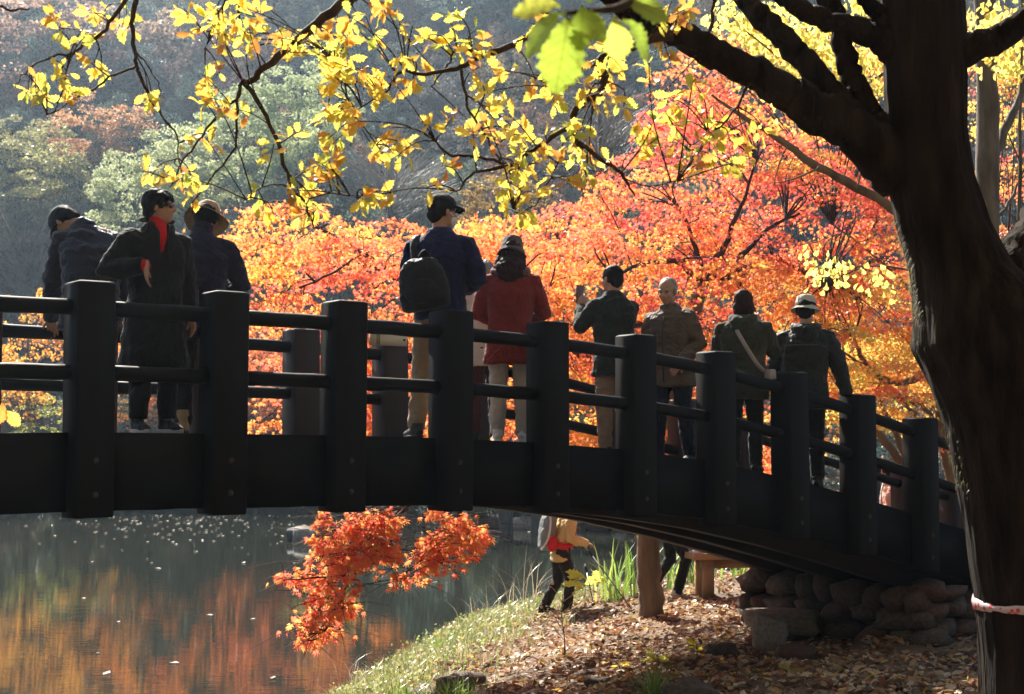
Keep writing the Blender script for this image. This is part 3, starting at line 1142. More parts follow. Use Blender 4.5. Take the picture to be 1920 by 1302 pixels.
for pix, Y, r in mb:
    t = MB()
    C_ = poly_branch(t, pix, Y, r, jit=.008)
    t.build('limb', MATS['maple_twig'], maple)
    hubs1 += C_[2::3]
cen = crown_from([(LEFT, 170, .7, 4.0), (REDTOP, 135, 1.2, 4.5), (MID, 165, .6, 3.8)], rm)
P, M, S, own = sprays(cen, rm)
me, c, px, py = maple_mesh(P, M, S, MAPLE5, rm, own=own)
o = link('crown', me, MATS['leaf'], maple)
o['kind'] = 'stuff'
twig_net(hubs1, cen, MATS['maple_twig'], maple, rm, frac=.55)
# the hanging boughs below the deck: leaves large enough to tell apart
qa = sample_poly(HANG1, 92, rm)
qb = sample_poly(HANG2, 50, rm)
qq = np.concatenate([qa, qb])
cenh = at_np(qq[:, 0], qq[:, 1], 14.15 + rm.uniform(-.3, .3, len(qq)))
P, M, S, own = sprays(cenh, rm, n_leaf=(15, 25), rad=(.10, .2), thick=.04, size=(.044, .07), droop=.5, tilt=.22)
d = P[:, 1] * CP + (P[:, 2] - CZ) * SP
hx_, hy_ = 960 + F_PX * P[:, 0] / d, 651 - F_PX * (-P[:, 1] * SP + (P[:, 2] - CZ) * CP) / d
keep = (in_poly(hx_, hy_, HANG1) | in_poly(hx_, hy_, HANG2)) | (rm.uniform(size=len(P)) < .25)
P, M, S = P[keep], M[keep], S[keep]
order = np.argsort(P[:, 1] - 8 * S)
one, rest = order[:300], order[300:]
HC = np.array([(.92, .25, .12), (.93, .35, .11), (.94, .48, .14), (.90, .20, .12)])
me = None
V, Fc = scatter(MAPLE7[0], MAPLE7[1], P[rest], M[rest], S[rest])
ch = HC[rm.integers(0, 4, len(rest))] * rm.uniform(.85, 1.1, size=(len(rest), 1))
o = link('hanging_leaves', mesh_np('hanging_leaves', V, Fc, np.repeat(ch, len(MAPLE7[0]), axis=0)), MATS['leaf'], maple)
o['kind'] = 'stuff'
lm_ = mesh_np('leaf', *MAPLE7)
lm_.materials.append(MATS['leaf_single'])
for k in one:
    o = bpy.data.objects.new('leaf', lm_)
    COL.objects.link(o)
    o.parent = maple
    M4 = Matrix(M[k].tolist()).to_4x4()
    o.matrix_local = Matrix.Translation(P[k]) @ M4 @ Matrix.Scale(S[k], 4)
    cc_ = HC[rm.integers(0, 4)] * rm.uniform(.85, 1.1)
    o.color = (*cc_, 1)
twig_net([v for i_ in (8, 9, 10, 11, 12, 13) for v in hubs1 if v.z < 2.9 and v.y < 15][::1] or hubs1, cenh, MATS['maple_twig'], maple, rm, r0=.008, name='twig', frac=.8)

# maple at the right, yellow and orange, with several bare stems
maple2 = empty('maple_tree', (0, 0, 0))
tag(maple2, 'yellow-orange maple with several brown stems beyond the right end of the bridge', 'tree')
hubs2 = []
stems = [
    ([(1800, 1060), (1783, 899), (1772, 846), (1758, 758), (1752, 690), (1735, 600)], (18.6, 18.2), (13, 11, 10, 8, 6, 4)),
    ([(1800, 1060), (1770, 960), (1740, 900), (1684, 860), (1638, 797), (1590, 740), (1550, 690)], (18.6, 18.0), (13, 11, 10, 8, 6, 5, 3)),
    ([(1790, 1020), (1760, 940), (1710, 880), (1672, 800), (1650, 750)], (18.6, 17.6), (11, 9, 7, 5, 3)),
    ([(1762, 770), (1744, 701), (1712, 712), (1684, 719), (1652, 705), (1624, 684), (1610, 659), (1599, 624)], (18.2, 17.0), (8, 7, 7, 6, 5, 4, 4, 3)),
    ([(1716, 779), (1670, 726), (1620, 690), (1570, 650)], (18.0, 17.2), (4, 4, 3, 2)),
    ([(1720, 760), (1660, 740), (1600, 745), (1530, 730)], (18.0, 17.4), (5, 4, 3, 2)),
    ([(1775, 850), (1745, 780), (1700, 745), (1640, 735)], (18.2, 17.6), (6, 4, 3, 2)),
    ([(1795, 1000), (1800, 900), (1815, 800), (1850, 700), (1880, 600)], (18.6, 19), (11, 9, 8, 6, 4)),
    ([(1735, 600), (1700, 540), (1640, 480), (1560, 420)], (18.2, 18.5), (4, 3, 2, 2)),
]
for k, (pix, Y, r) in enumerate(stems):
    t = MB()
    C_ = poly_branch(t, pix, Y, r, jit=.01, k=9)
    t.build('trunk' if k == 0 else 'limb', MATS['maple_bark'], maple2)
    hubs2 += C_[6::3]
cen = crown_from([(RIGHT, 80, .8, 3.5), (BACK, 70, 3.0, 6.0), (SIDE, 40, 2.0, 5.0)], rm)
P, M, S, own = sprays(cen, rm)
me, c, px, py = maple_mesh(P, M, S, MAPLE5, rm, own=own)
o = link('crown', me, MATS['leaf'], maple2)
o['kind'] = 'stuff'
twig_net(hubs2, cen, MATS['maple_twig'], maple2, rm, frac=.3)
# ------------------------------------------------------------------ the big oak in front, right
oak = empty('oak_tree', (0, 0, 0))
tag(oak, 'massive dark oak leaning in at the right with yellow leaves over the bridge', 'tree')
OY = 6.6
ro = np.random.default_rng(33)


def trunk_loft(name, secs, parent, mat, k=96, seed=0):
    """secs: (py, left px, right px, Y); each ring lies in a horizontal plane; bark ridges are real relief"""
    ys = [s[0] for s in secs]
    rr = []
    yy = np.arange(ys[0], ys[-1] + 1, 7.0) if ys[0] < ys[-1] else None
    for py in yy:
        l = np.interp(py, ys, [s[1] for s in secs])
        r_ = np.interp(py, ys, [s[2] for s in secs])
        Y = np.interp(py, ys, [s[3] for s in secs])
        c = at((l + r_) / 2, py, Y)
        rad = (r_ - l) / 2 * Y / F_PX
        ring = []
        for j in range(k):
            a = 2 * math.pi * j / k
            x, y = math.cos(a), math.sin(a)
            f = 1 + .05 * noise.noise(Vector((x * 1.3, y * 1.3, c.z * .8 + seed))) + .03 * noise.noise(Vector((x * 7, y * 7, c.z * .9 + seed))) + .05 * (abs(noise.noise(Vector((x * 13, y * 13, c.z * 1.6 + seed)))) - .2) + .03 * noise.noise(Vector((x * 26, y * 26, c.z * 5 + seed)))
            ring.append((c.x + x * rad * f, c.y + y * rad * f * .95, c.z))
        rr.append(np.array(ring))
    t = MB()
    t.rings(rr[::-1])
    return t.build(name, mat, parent)


# the stem ends in the ground, out of the picture below
trunk_loft('trunk', [(-260, 1650, 1796, OY), (-60, 1640, 1800, OY), (60, 1655, 1808, OY), (240, 1660, 1812, OY), (330, 1664, 1826, OY), (420, 1680, 1856, OY), (500, 1706, 1900, OY),
                     (600, 1720, 2010, OY), (652, 1720, 2045, OY), (700, 1742, 2060, OY), (800, 1780, 2080, OY), (900, 1802, 2090, OY), (1000, 1816, 2096, OY), (1130, 1834, 2104, OY), (1302, 1842, 2122, OY), (1480, 1822, 2150, OY), (1640, 1770, 2210, OY)], oak, MATS['oak_bark'])
limbs = [
    ([(1690, 330), (1615, 256), (1536, 212), (1477, 172), (1413, 140), (1338, 98), (1263, 62), (1184, 20), (1120, -25), (1060, -60)], (6.6, 6.2), (52, 45, 39, 34, 31, 29, 26, 24, 18, 12)),
    ([(1612, 236), (1576, 192), (1528, 139), (1489, 92), (1445, 47), (1405, 8), (1370, -40)], (6.55, 6.9), (26, 25, 24, 23, 22, 21, 19)),
    ([(1672, 262), (1640, 222), (1607, 170), (1588, 119), (1576, 59), (1552, -5), (1530, -60)], (6.6, 6.75), (28, 24, 22, 21, 20, 20, 18)),
    ([(1690, 110), (1647, 72), (1595, 48), (1516, 26), (1470, -8), (1420, -50)], (6.6, 6.3), (30, 24, 19, 18, 17, 15)),
    ([(1680, 60), (1640, 20), (1600, -20)], (6.6, 6.5), (20, 16, 14)),
    ([(1780, 110), (1816, 92), (1870, 72), (1925, 38), (1990, -10)], (6.6, 6.4), (40, 30, 25, 24, 20)),
    ([(1880, 560), (1905, 500), (1950, 430), (2010, 340), (2080, 200)], (6.6, 6.9), (60, 48, 44, 40, 34)),
]
for k, (pix, Y, r) in enumerate(limbs):
    t = MB()
    poly_branch(t, pix, Y, r, n=6, k=16, jit=.006)
    t.build('limb', MATS['oak_bark'], oak)
BR = [
    ([(760, -110), (700, -45), (654, 0), (591, 44), (541, 91), (500, 122), (473, 149), (456, 155)], (6.7, 6.6), (13, 11, 10, 9, 8, 7, 6, 6)),
    ([(458, 156), (483, 189), (514, 253), (537, 321), (547, 358), (571, 375), (581, 405), (591, 429)], (6.6, 6.4), (5, 4.5, 4, 3.5, 3, 2.5, 2, 1)),
    ([(547, 358), (520, 345), (490, 352), (462, 375)], (6.45, 6.3), (2, 1.6, 1.2, .8)),
    ([(571, 375), (600, 366), (640, 364), (670, 372)], (6.42, 6.3), (2, 1.5, 1.2, .8)),
    ([(453, 157), (443, 186), (405, 220), (372, 267), (345, 297), (330, 330), (318, 352)], (6.6, 6.5), (3.5, 3, 2.6, 2.2, 1.8, 1.4, .8)),
    ([(451, 159), (444, 209), (441, 277), (405, 321), (365, 372), (361, 402)], (6.6, 6.7), (3, 2.5, 2.2, 1.8, 1.4, .8)),
    ([(571, 84), (601, 91), (625, 118), (638, 152), (650, 190)], (6.65, 6.5), (3.5, 3, 2.5, 2, 1.2)),
    ([(258, -60), (253, 0), (248, 44), (253, 95), (260, 135), (284, 189), (304, 216), (331, 257), (334, 297)], (7.0, 6.9), (5.5, 5, 4.5, 4, 3.4, 2.8, 2.2, 1.6, .8)),
    ([(254, 125), (216, 138), (176, 169), (150, 180), (120, 200), (90, 215)], (6.9, 6.8), (2.6, 2.3, 2, 1.6, 1.2, .8)),
    ([(255, 97), (275, 120), (292, 145), (304, 175)], (6.9, 6.8), (2, 1.5, 1.2, .8)),
    ([(270, -40), (236, 0), (216, 27), (189, 61), (149, 91), (128, 105), (101, 105), (61, 125), (37, 149), (30, 165)], (7.0, 6.8), (5, 4.5, 4, 3.6, 3, 2.6, 2.2, 1.8, 1.2, .8)),
    ([(128, 108), (125, 135), (115, 176), (105, 203), (88, 216)], (6.85, 6.75), (2, 1.8, 1.4, 1, .7)),
    ([(145, 88), (125, 68), (111, 51)], (6.9, 6.9), (1.6, 1.2, .8)),
    ([(430, -40), (422, 0), (402, 50), (385, 90)], (6.9, 6.8), (2.2, 2, 1.5, .8)),
    ([(452, -40), (449, 0), (450, 44), (466, 68), (470, 90)], (6.9, 6.8), (2.6, 2.3, 1.8, 1.3, .8)),
    ([(1060, -60), (1010, 50), (955, 88), (897, 108), (863, 125), (816, 137), (745, 139), (728, 169), (668, 209)], (6.2, 6.3), (7, 6.5, 6, 5.5, 5, 4, 3, 2, 1)),
    ([(897, 108), (867, 88), (850, 100), (836, 132), (809, 162)], (6.25, 6.3), (2.6, 2.4, 2, 1.8, 1)),
    ([(865, 125), (877, 199), (904, 243), (924, 280), (948, 314), (960, 340)], (6.25, 6.1), (3, 2.6, 2.3, 2, 1.6, 1)),
    ([(1263, 66), (1220, 72), (1174, 91), (1140, 100), (1126, 118), (1134, 145), (1130, 169), (1107, 182), (1083, 199), (1073, 230), (1080, 263), (1097, 280), (1140, 307), (1171, 334), (1191, 368)], (6.2, 6.0), (10, 9, 8.5, 8, 9, 7.5, 8.5, 7.5, 7, 6.5, 6, 5, 4, 3, 1.5)),
    ([(1073, 236), (1032, 257), (999, 284), (958, 311), (894, 321), (870, 345), (857, 365)], (6.05, 6.1), (5, 4.5, 4.2, 3.8, 3, 2, 1.2)),
    ([(1124, 122), (1100, 125), (1073, 149), (1040, 165)], (6.1, 6.0), (4, 3.4, 2.8, 1.4)),
    ([(1100, 290), (1096, 340), (1090, 385)], (6.0, 6.0), (2, 1.5, .8)),
    ([(1056, 282), (1030, 338), (1005, 385), (975, 402), (962, 395)], (6.0, 5.9), (1.6, 1.4, 1.2, 1, .7)),
    ([(1083, 205), (1110, 165), (1128, 150)], (6.05, 6.05), (2, 2, 1.6)),
    ([(803, 250), (836, 284), (870, 292), (911, 297), (960, 312)], (6.15, 6.1), (2, 2.6, 2.8, 3, 3.4)),
    ([(1171, 334), (1215, 350), (1270, 340)], (6.0, 5.9), (1.6, 1.2, .7)),
    ([(1338, 98), (1330, 60), (1335, 20), (1340, -30)], (6.4, 6.5), (5, 4, 3.5, 3)),
    ([(1413, 145), (1380, 200), (1350, 240), (1320, 255), (1290, 280)], (6.4, 6.3), (3, 2.4, 2, 1.6, .9)),
    ([(720, 290), (690, 250), (655, 200), (645, 150), (620, 110)], (6.3, 6.4), (.8, 1.2, 1.6, 2, 2.4)),
    ([(-60, 20), (-10, 14), (30, 19), (55, 17)], (4.6, 4.5), (3.5, 3, 2.6, 1.6)),
]
nodes = []
for pix, Y, r in BR:
    t = MB()
    C_ = poly_branch(t, pix, Y, r, n=4, k=7, jit=.004)
    t.build('branch', MATS['twig_bark'], oak)
    nodes += C_[2:]
NP = np.array([list(v) for v in nodes])
regs = [
    ([(600, 60), (640, 0), (1000, 0), (1180, 110), (1180, 350), (1080, 365), (950, 335), (850, 310), (680, 330), (620, 260)], 108, 6.2),
    ([(930, 330), (1010, 330), (1030, 415), (940, 405)], 8, 6.0),
    ([(90, 15), (240, 10), (250, 120), (150, 205), (60, 200), (15, 150), (100, 100)], 27, 6.9),
    ([(330, 0), (500, 0), (470, 120), (430, 105), (340, 60)], 20, 6.8),
    ([(375, 130), (470, 150), (440, 205), (372, 190)], 9, 6.6),
    ([(500, 80), (660, 10), (660, 130), (560, 140)], 20, 6.6),
    ([(590, 200), (650, 200), (650, 320), (520, 330), (510, 260)], 14, 6.5),
    ([(268, 315), (300, 312), (300, 335), (272, 338)], 2, 6.6),
    ([(326, 318), (345, 308), (405, 338), (372, 366), (330, 362)], 6, 6.6),
    ([(455, 362), (610, 352), (600, 408), (462, 415)], 10, 6.4),
    ([(1180, 100), (1320, 110), (1340, 250), (1290, 310), (1190, 290)], 17, 6.1),
    ([(1290, 230), (1440, 230), (1440, 330), (1310, 340)], 11, 6.2),
    ([(360, 225), (400, 225), (400, 260), (365, 262)], 3, 6.55),
    ([(250, 160), (300, 190), (270, 215), (240, 200)], 3, 6.85),
    ([(650, 330), (800, 335), (800, 365), (680, 385)], 6, 6.3),
    ([(1180, 0), (1330, 0), (1330, 60), (1240, 50)], 6, 5.9),
]
OC = np.array([(.82, .62, .085), (.84, .66, .12), (.72, .66, .10), (.50, .56, .09), (.76, .42, .07), (.66, .27, .06), (.85, .56, .09), (.30, .42, .05)])
OCW = np.array([.25, .13, .15, .12, .13, .09, .13, 0.0])
P, D, Nn, S, Ci = [], [], [], [], []
tw = MB()
for poly, n, Y in regs:
    q_ = sample_poly(poly, n, ro)
    for (px, py) in q_:
        c = np.array(at(px, py, Y + ro.normal(0, .35)))
        dd = NP - c
        k = int(np.argmin((dd ** 2).sum(1)))
        h = Vector(NP[k])
        cv = Vector(c)
        m = h.lerp(cv, .5) + Vector((ro.normal(0, .02), ro.normal(0, .02), .02))
        tw.tube(catmull([h, m, cv], 3), lerp_list([.0042, .003, .002], 7), k=4, cap=False)
        out = (cv - h).normalized()
        nl = int(ro.integers(4, 8))
        pal = ro.choice(8, p=OCW)
        for j in range(nl):
            a = unit(1, ro)[0]
            d_ = np.array(out) * .55 + a * .85 + np.array([0, 0, -.35])
            P.append(c - np.array(out) * ro.uniform(0, .10) + a * .012)
            D.append(d_)
            Nn.append(unit(1, ro)[0] * .8 + np.array([-.3, .55, .55]))
            S.append(ro.uniform(.05, .082))
            Ci.append(pal if ro.uniform() < .55 else ro.choice(8, p=OCW))
tw.build('twigs', MATS['twig_bark'], oak)['kind'] = 'stuff'
# the few leaves that hang close to the lens
near = [((1062, 22), (962, 92), 2.35, .1, 7), ((1066, 30), (1044, 172), 2.4, .1, 7), ((1152, 30), (1166, 128), 2.5, .09, 3), ((1166, 36), (1242, 106), 2.55, .085, 7), ((1172, 8), (1262, 22), 2.6, .08, 7),
        ((1070, 20), (1138, 62), 2.45, .075, 7), ((1052, 12), (955, 8), 2.4, .08, 3), ((1092, 10), (1092, 100), 2.35, .09, 7), ((1110, 5), (1060, -60), 2.35, .09, 7), ((10, 770), (40, 800), 5.2, .085, 1), ((5, 755), (-2, 800), 5.2, .08, 5)]
for (a, b_, Y, s, ci) in near:
    p0, p1 = np.array(at(a[0], a[1], Y)), np.array(at(b_[0], b_[1], Y + ro.uniform(-.05, .05)))
    P.append(p0)
    D.append(p1 - p0)
    Nn.append(np.array([ro.normal(0, .35), -.75, .45 + ro.normal(0, .2)]))
    S.append(np.linalg.norm(p1 - p0) * .9)
    Ci.append(ci)
t = MB()
t.tube(catmull([at(1290, -80, 2.9), at(1180, 5, 2.6), at(1120, 20, 2.5), at(1050, 25, 2.4)], 4), lerp_list([.012, .009, .006, .003], 13), k=8)
t.build('branch', MATS['twig_bark'], oak)
P, D, Nn, S, Ci = np.array(P), np.array(D), np.array(Nn), np.array(S), np.array(Ci)
M = frames(D, Nn)
TPL = [oak_leaf(k, curl=(.12, .32, .5, -.15)[k], wide=(.20, .24, .26, .215)[k]) for k in range(4)]
nn = len(near)
size_px = S / P[:, 1] + np.where(np.arange(len(P)) >= len(P) - nn, 1, 0)
order = np.argsort(-size_px)
one, rest = order[:300], order[300:]
lms = []
for k in range(4):
    me = mesh_np('leaf', *TPL[k], smooth=True)
    me.materials.append(MATS['leaf_single'])
    lms.append(me)


def oak_leaf_fine(n=30):
    V, T = [], []
    for i in range(n + 1):
        t = i / n
        w0 = .31 * math.sin(math.pi * min(1, (t ** 1.4) * .96 + .02)) ** .85
        ph = t * 8.5 * 2 * math.pi
        w_ = w0 * (1 + .13 * math.sin(ph) * min(1, 4 * t)) + .006
        z = -.30 * t * t + .035 * math.sin(t * 6)
        for f in (-1, -.5, 0, .5, 1):
            V.append((f * w_, t + .02 * abs(f) * math.sin(ph + .8), z + .10 * abs(f) * w0 * 2 + .02 * math.sin(ph * .5 + f * 3) * abs(f)))
    for i in range(n):
        for m in range(4):
            a = i * 5 + m
            T += [(a, a + 1, a + 6), (a, a + 6, a + 5)]
    return np.array(V, float), np.array(T)


wide_lm = mesh_np('leaf', *oak_leaf_fine(), smooth=True)
wide_lm.materials.append(MATS['leaf_single'])
for k in one:
    o = bpy.data.objects.new('leaf', wide_lm if k >= len(P) - nn else lms[int(k) % 4])
    COL.objects.link(o)
    o.parent = oak
    o.matrix_local = Matrix.Translation(P[k]) @ Matrix(M[k].tolist()).to_4x4() @ Matrix.Scale(S[k], 4)
    c = OC[Ci[k]] * ro.uniform(.85, 1.1)
    o.color = (*c, 1)
VV, FF, CC, off = [], [], [], 0
for k in range(4):
    sel = rest[rest % 4 == k]
    V, Fc = scatter(TPL[k][0], TPL[k][1], P[sel], M[sel], S[sel])
    VV.append(V); FF.append(Fc + off); off += len(V)
    CC.append(np.repeat(OC[Ci[sel]] * ro.uniform(.8, 1.1, size=(len(sel), 1)), len(TPL[k][0]), axis=0))
o = link('foliage', mesh_np('foliage', np.concatenate(VV), np.concatenate(FF), np.concatenate(CC), smooth=True), MATS['leaf'], oak)
o['kind'] = 'stuff'

# the oak's unseen crown, widened and thickened to block sky light from bridge and bank
cc_ = []
for k in range(900):
    a = ro.uniform(0, 6.28)
    r = math.sqrt(ro.uniform(0, 1)) * 6.5
    x, y = 1.2 + math.cos(a) * r * 1.35, .6 + math.sin(a) * r * 1.2
    z = 8.4 + ro.uniform(-1.0, 2.2)
    if project((x, y, z - .7))[1] > -60 and y > .5: z += 1.5
    if y > .5 and project((x, y, z - .7))[1] > -60: continue
    cc_.append((x, y, z))
cc_ = np.array(cc_)
P2, M2, S2, ow = sprays(cc_, ro, n_leaf=(30, 55), rad=(.5, .9), thick=.25, size=(.12, .18), tilt=.22)
UL = (np.array([[0, 0, 0], [.28, .45, .06], [.2, .8, 0], [0, 1, -.05], [-.2, .8, 0], [-.28, .45, .06]]), np.array([[0, 1, 2], [0, 2, 3], [0, 3, 4], [0, 4, 5]]))
V, Fc = scatter(UL[0], UL[1], P2, M2, S2)
o = link('shade_crown', mesh_np('shade_crown', V, Fc, np.repeat(OC[ro.choice(8, p=OCW, size=len(P2))], 6, axis=0)), MATS['leaf'], oak)
o['kind'] = 'stuff'

# ------------------------------------------------------------------ other trunks at the right
tr = empty('yellow_leaved_tree', (0, 0, 0))
tag(tr, 'straight grey-barked tree with small yellow leaves just right of the oak trunk', 'tree')
t = MB()
poly_branch(t, [(1868, 1100), (1862, 820), (1856, 600), (1852, 400), (1850, 200), (1846, 0), (1842, -150)], (12.5, 12.5), (24, 22, 22, 21, 20, 19, 17), k=14, jit=.008)
t.build('trunk', MATS['grey_bark'], tr)
for pix, Y, r in [([(1862, 300), (1890, 230), (1915, 170), (1940, 90)], (12.5, 12.8), (9, 8, 7, 6)), ([(1850, 120), (1760, 40), (1660, -30)], (12.5, 12), (8, 6, 4)),
                  ([(1846, 60), (1720, 90), (1600, 70), (1480, 110), (1400, 60)], (12.5, 10.5), (8, 5, 4, 2.5, 1.2)), ([(1720, 90), (1640, 150), (1560, 190), (1480, 200)], (11.8, 10.8), (4, 3, 2, 1)),
                  ([(1862, 420), (1890, 380), (1920, 330)], (12.5, 12.7), (4, 3, 2)), ([(1600, 70), (1540, 20), (1470, -10)], (11, 10.8), (3, 2, 1)),
                  ([(1852, 560), (1760, 520), (1660, 500), (1580, 500), (1530, 480)], (12.5, 12.2), (4, 3, 2, 1.6, 1))]:
    t = MB()
    poly_branch(t, pix, Y, r, jit=.01)
    t.build('limb', MATS['grey_bark'], tr)
q_ = np.concatenate([sample_poly([(1330, 0), (1660, 0), (1660, 110), (1600, 210), (1480, 190), (1350, 100)], 120, ro), sample_poly([(1500, 468), (1580, 480), (1660, 520), (1650, 545), (1560, 530)], 9, ro), sample_poly([(1815, 0), (1925, 0), (1925, 160), (1820, 60)], 26, ro)])
cy_ = at_np(q_[:, 0], q_[:, 1], 11.2 + ro.uniform(-.7, .7, len(q_)))
P2, M2, S2, ow = sprays(cy_, ro, n_leaf=(9, 18), rad=(.12, .25), thick=.06, size=(.045, .075), tilt=.22)
GK = (np.array([[0, 0, 0], [-.42, .62, .05], [-.2, .86, 0], [0, .8, -.03], [.2, .86, 0], [.42, .62, .05]]), np.array([[0, 2, 1], [0, 3, 2], [0, 4, 3], [0, 5, 4]]))
V, Fc = scatter(GK[0], GK[1], P2, M2, S2)
gc = np.array([(.82, .72, .16), (.78, .74, .2), (.84, .6, .12)])[ro.integers(0, 3, len(P2))]
o = link('crown', mesh_np('crown', V, Fc, np.repeat(gc, 6, axis=0)), MATS['leaf'], tr)
o['kind'] = 'stuff'
lean = empty('leaning_tree', (0, 0, 0))
tag(lean, 'thin bare leaning trunk crossing behind the oak limbs', 'tree')
t = MB()
poly_branch(t, [(1960, 760), (1800, 520), (1690, 405), (1607, 352), (1536, 313), (1477, 273), (1405, 226), (1334, 178)], (13.5, 13), (13, 11, 9, 9, 8, 7, 5, 2), k=10, jit=.008)
t.build('trunk', MATS['maple_bark'], lean)
for pix, Y, r in [([(1536, 313), (1490, 335), (1440, 345)], (13, 13), (2, 1.5, .8)), ([(1607, 352), (1620, 310), (1640, 280)], (13.2, 13), (2, 1.4, .8)), ([(1477, 273), (1460, 310), (1450, 350)], (13, 13), (2, 1.4, .8)), ([(1405, 226), (1370, 240), (1330, 230)], (13, 13), (1.6, 1, .7))]:
    t = MB()
    poly_branch(t, pix, Y, r, jit=.006)
    t.build('limb', MATS['maple_bark'], lean)
sap = empty('sapling', (0, 0, 0))
tag(sap, 'thin straight sapling stem at the right edge of the picture', 'tree')
t = MB()
poly_branch(t, [(1912, 1000), (1910, 700), (1910, 400), (1914, 100), (1916, -100)], (11.5, 11.5), (4.5, 4, 3.6, 3, 2.5), jit=.006)
t.build('trunk', MATS['grey_bark'], sap)
for pix in ([(1910, 420), (1880, 385), (1860, 370)], [(1910, 340), (1930, 300), (1950, 280)], [(1911, 300), (1890, 250), (1880, 215)]):
    t = MB()
    poly_branch(t, pix, (11.5, 11.4), (1.6, 1.2, .7))
    t.build('limb', MATS['grey_bark'], sap)
# printed tape tied round the oak
tp = bpy.data.materials.new('tape')
tp.use_nodes = True
nt = tp.node_tree
b = nt.nodes['Principled BSDF']
b.inputs['Roughness'].default_value = 0.4
tc = nt.nodes.new('ShaderNodeTexCoord')
vo = nt.nodes.new('ShaderNodeTexVoronoi')
vo.inputs['Scale'].default_value = 34
nt.links.new(tc.outputs['Object'], vo.inputs['Vector'])
cr = nt.nodes.new('ShaderNodeValToRGB')
cr.color_ramp.interpolation = 'CONSTANT'
cr.color_ramp.elements[0].color = (.55, .03, .04, 1)
cr.color_ramp.elements[1].position = .38
cr.color_ramp.elements[1].color = (.50, .40, .40, 1)
nt.links.new(vo.outputs[0], cr.inputs[0])
nt.links.new(cr.outputs[0], b.inputs['Base Color'])
c0 = at((1834 + 2104) / 2, 1130, OY)
rad = (2104 - 1834) / 2 * OY / F_PX * 1.008
rr = []
rt = random.Random(8)
inner, outer = [], []
V, Q = [], []
kk = 72
for j in range(kk):
    a = 2 * math.pi * j / kk
    zc = c0.z - .012 * math.sin(a * 2 + 1) + .02 * math.cos(a - math.pi) * 0 + rt.uniform(-.002, .002)
    hw = .015 + .005 * math.sin(a * 5) + (.010 if abs(a - math.pi) < .4 else 0)
    rj = rad * (1 + .012 * math.sin(a * 7))
    for dz, dr in ((-hw, 0), (hw * .2, .006), (hw, 0), (hw, -.004), (-hw, -.004)):
        V.append((c0.x + math.cos(a) * (rj + dr), c0.y + math.sin(a) * (rj + dr) * .96, zc + dz))
for j in range(kk):
    for m in range(5):
        a_, b_ = j * 5 + m, j * 5 + (m + 1) % 5
        c_, d_ = ((j + 1) % kk) * 5 + (m + 1) % 5, ((j + 1) % kk) * 5 + m
        Q.append((a_, b_, c_, d_))
t = MB()
t.add(V, Q)
o = t.build('barrier_tape', tp)
tag(o, 'red and white plastic tape tied around the oak trunk', 'tape')

# pale moss strands fringing the sunny edge of the oak
ms_ = MB()
V, Q = [], []
rmz = random.Random(5)
nq = 0
for k in range(420):
    py = rmz.choice([rmz.uniform(400, 655), rmz.uniform(430, 640), rmz.gauss(530, 50), rmz.gauss(850, 45)])
    le = np.interp(py, [240, 330, 420, 500, 600, 652, 700, 800, 900, 1000, 1130, 1302], [1660, 1664, 1680, 1706, 1720, 1720, 1742, 1780, 1802, 1816, 1834, 1842])
    ri = np.interp(py, [240, 330, 420, 500, 600, 652, 700, 800, 900, 1000, 1130, 1302], [1812, 1826, 1856, 1900, 2010, 2045, 2060, 2080, 2090, 2096, 2104, 2122])
    c = at((le + ri) / 2, py, OY)
    rad = (ri - le) / 2 * OY / F_PX
    a = math.pi + rmz.uniform(-.55, .25)
    p = Vector((c.x + math.cos(a) * rad * .985, c.y + math.sin(a) * rad * .94, c.z))
    o_ = Vector((math.cos(a), math.sin(a), 0))
    L_ = rmz.uniform(.015, .06)
    e = p + o_ * rmz.uniform(.008, .022) + Vector((rmz.gauss(0, .006), rmz.gauss(0, .006), -L_))
    w_ = rmz.uniform(.0008, .002)
    tdir = Vector((-o_.y, o_.x, 0)) * w_
    m_ = p.lerp(e, .5) + o_ * .008
    V += [p - tdir, p + tdir, m_ + tdir, m_ - tdir, e]
    Q.append((nq, nq + 1, nq + 2, nq + 3))
    ms_.t.append(np.array([[nq + 3, nq + 2, nq + 4]]))
    nq += 5
me = mesh_np('moss', np.array([list(v) for v in V]), [np.array(Q), np.concatenate(ms_.t)], np.tile(np.array([[.42, .40, .20]]), (nq, 1)))
link('moss', me, MATS['grass'], oak)['kind'] = 'stuff'
# ------------------------------------------------------------------ people


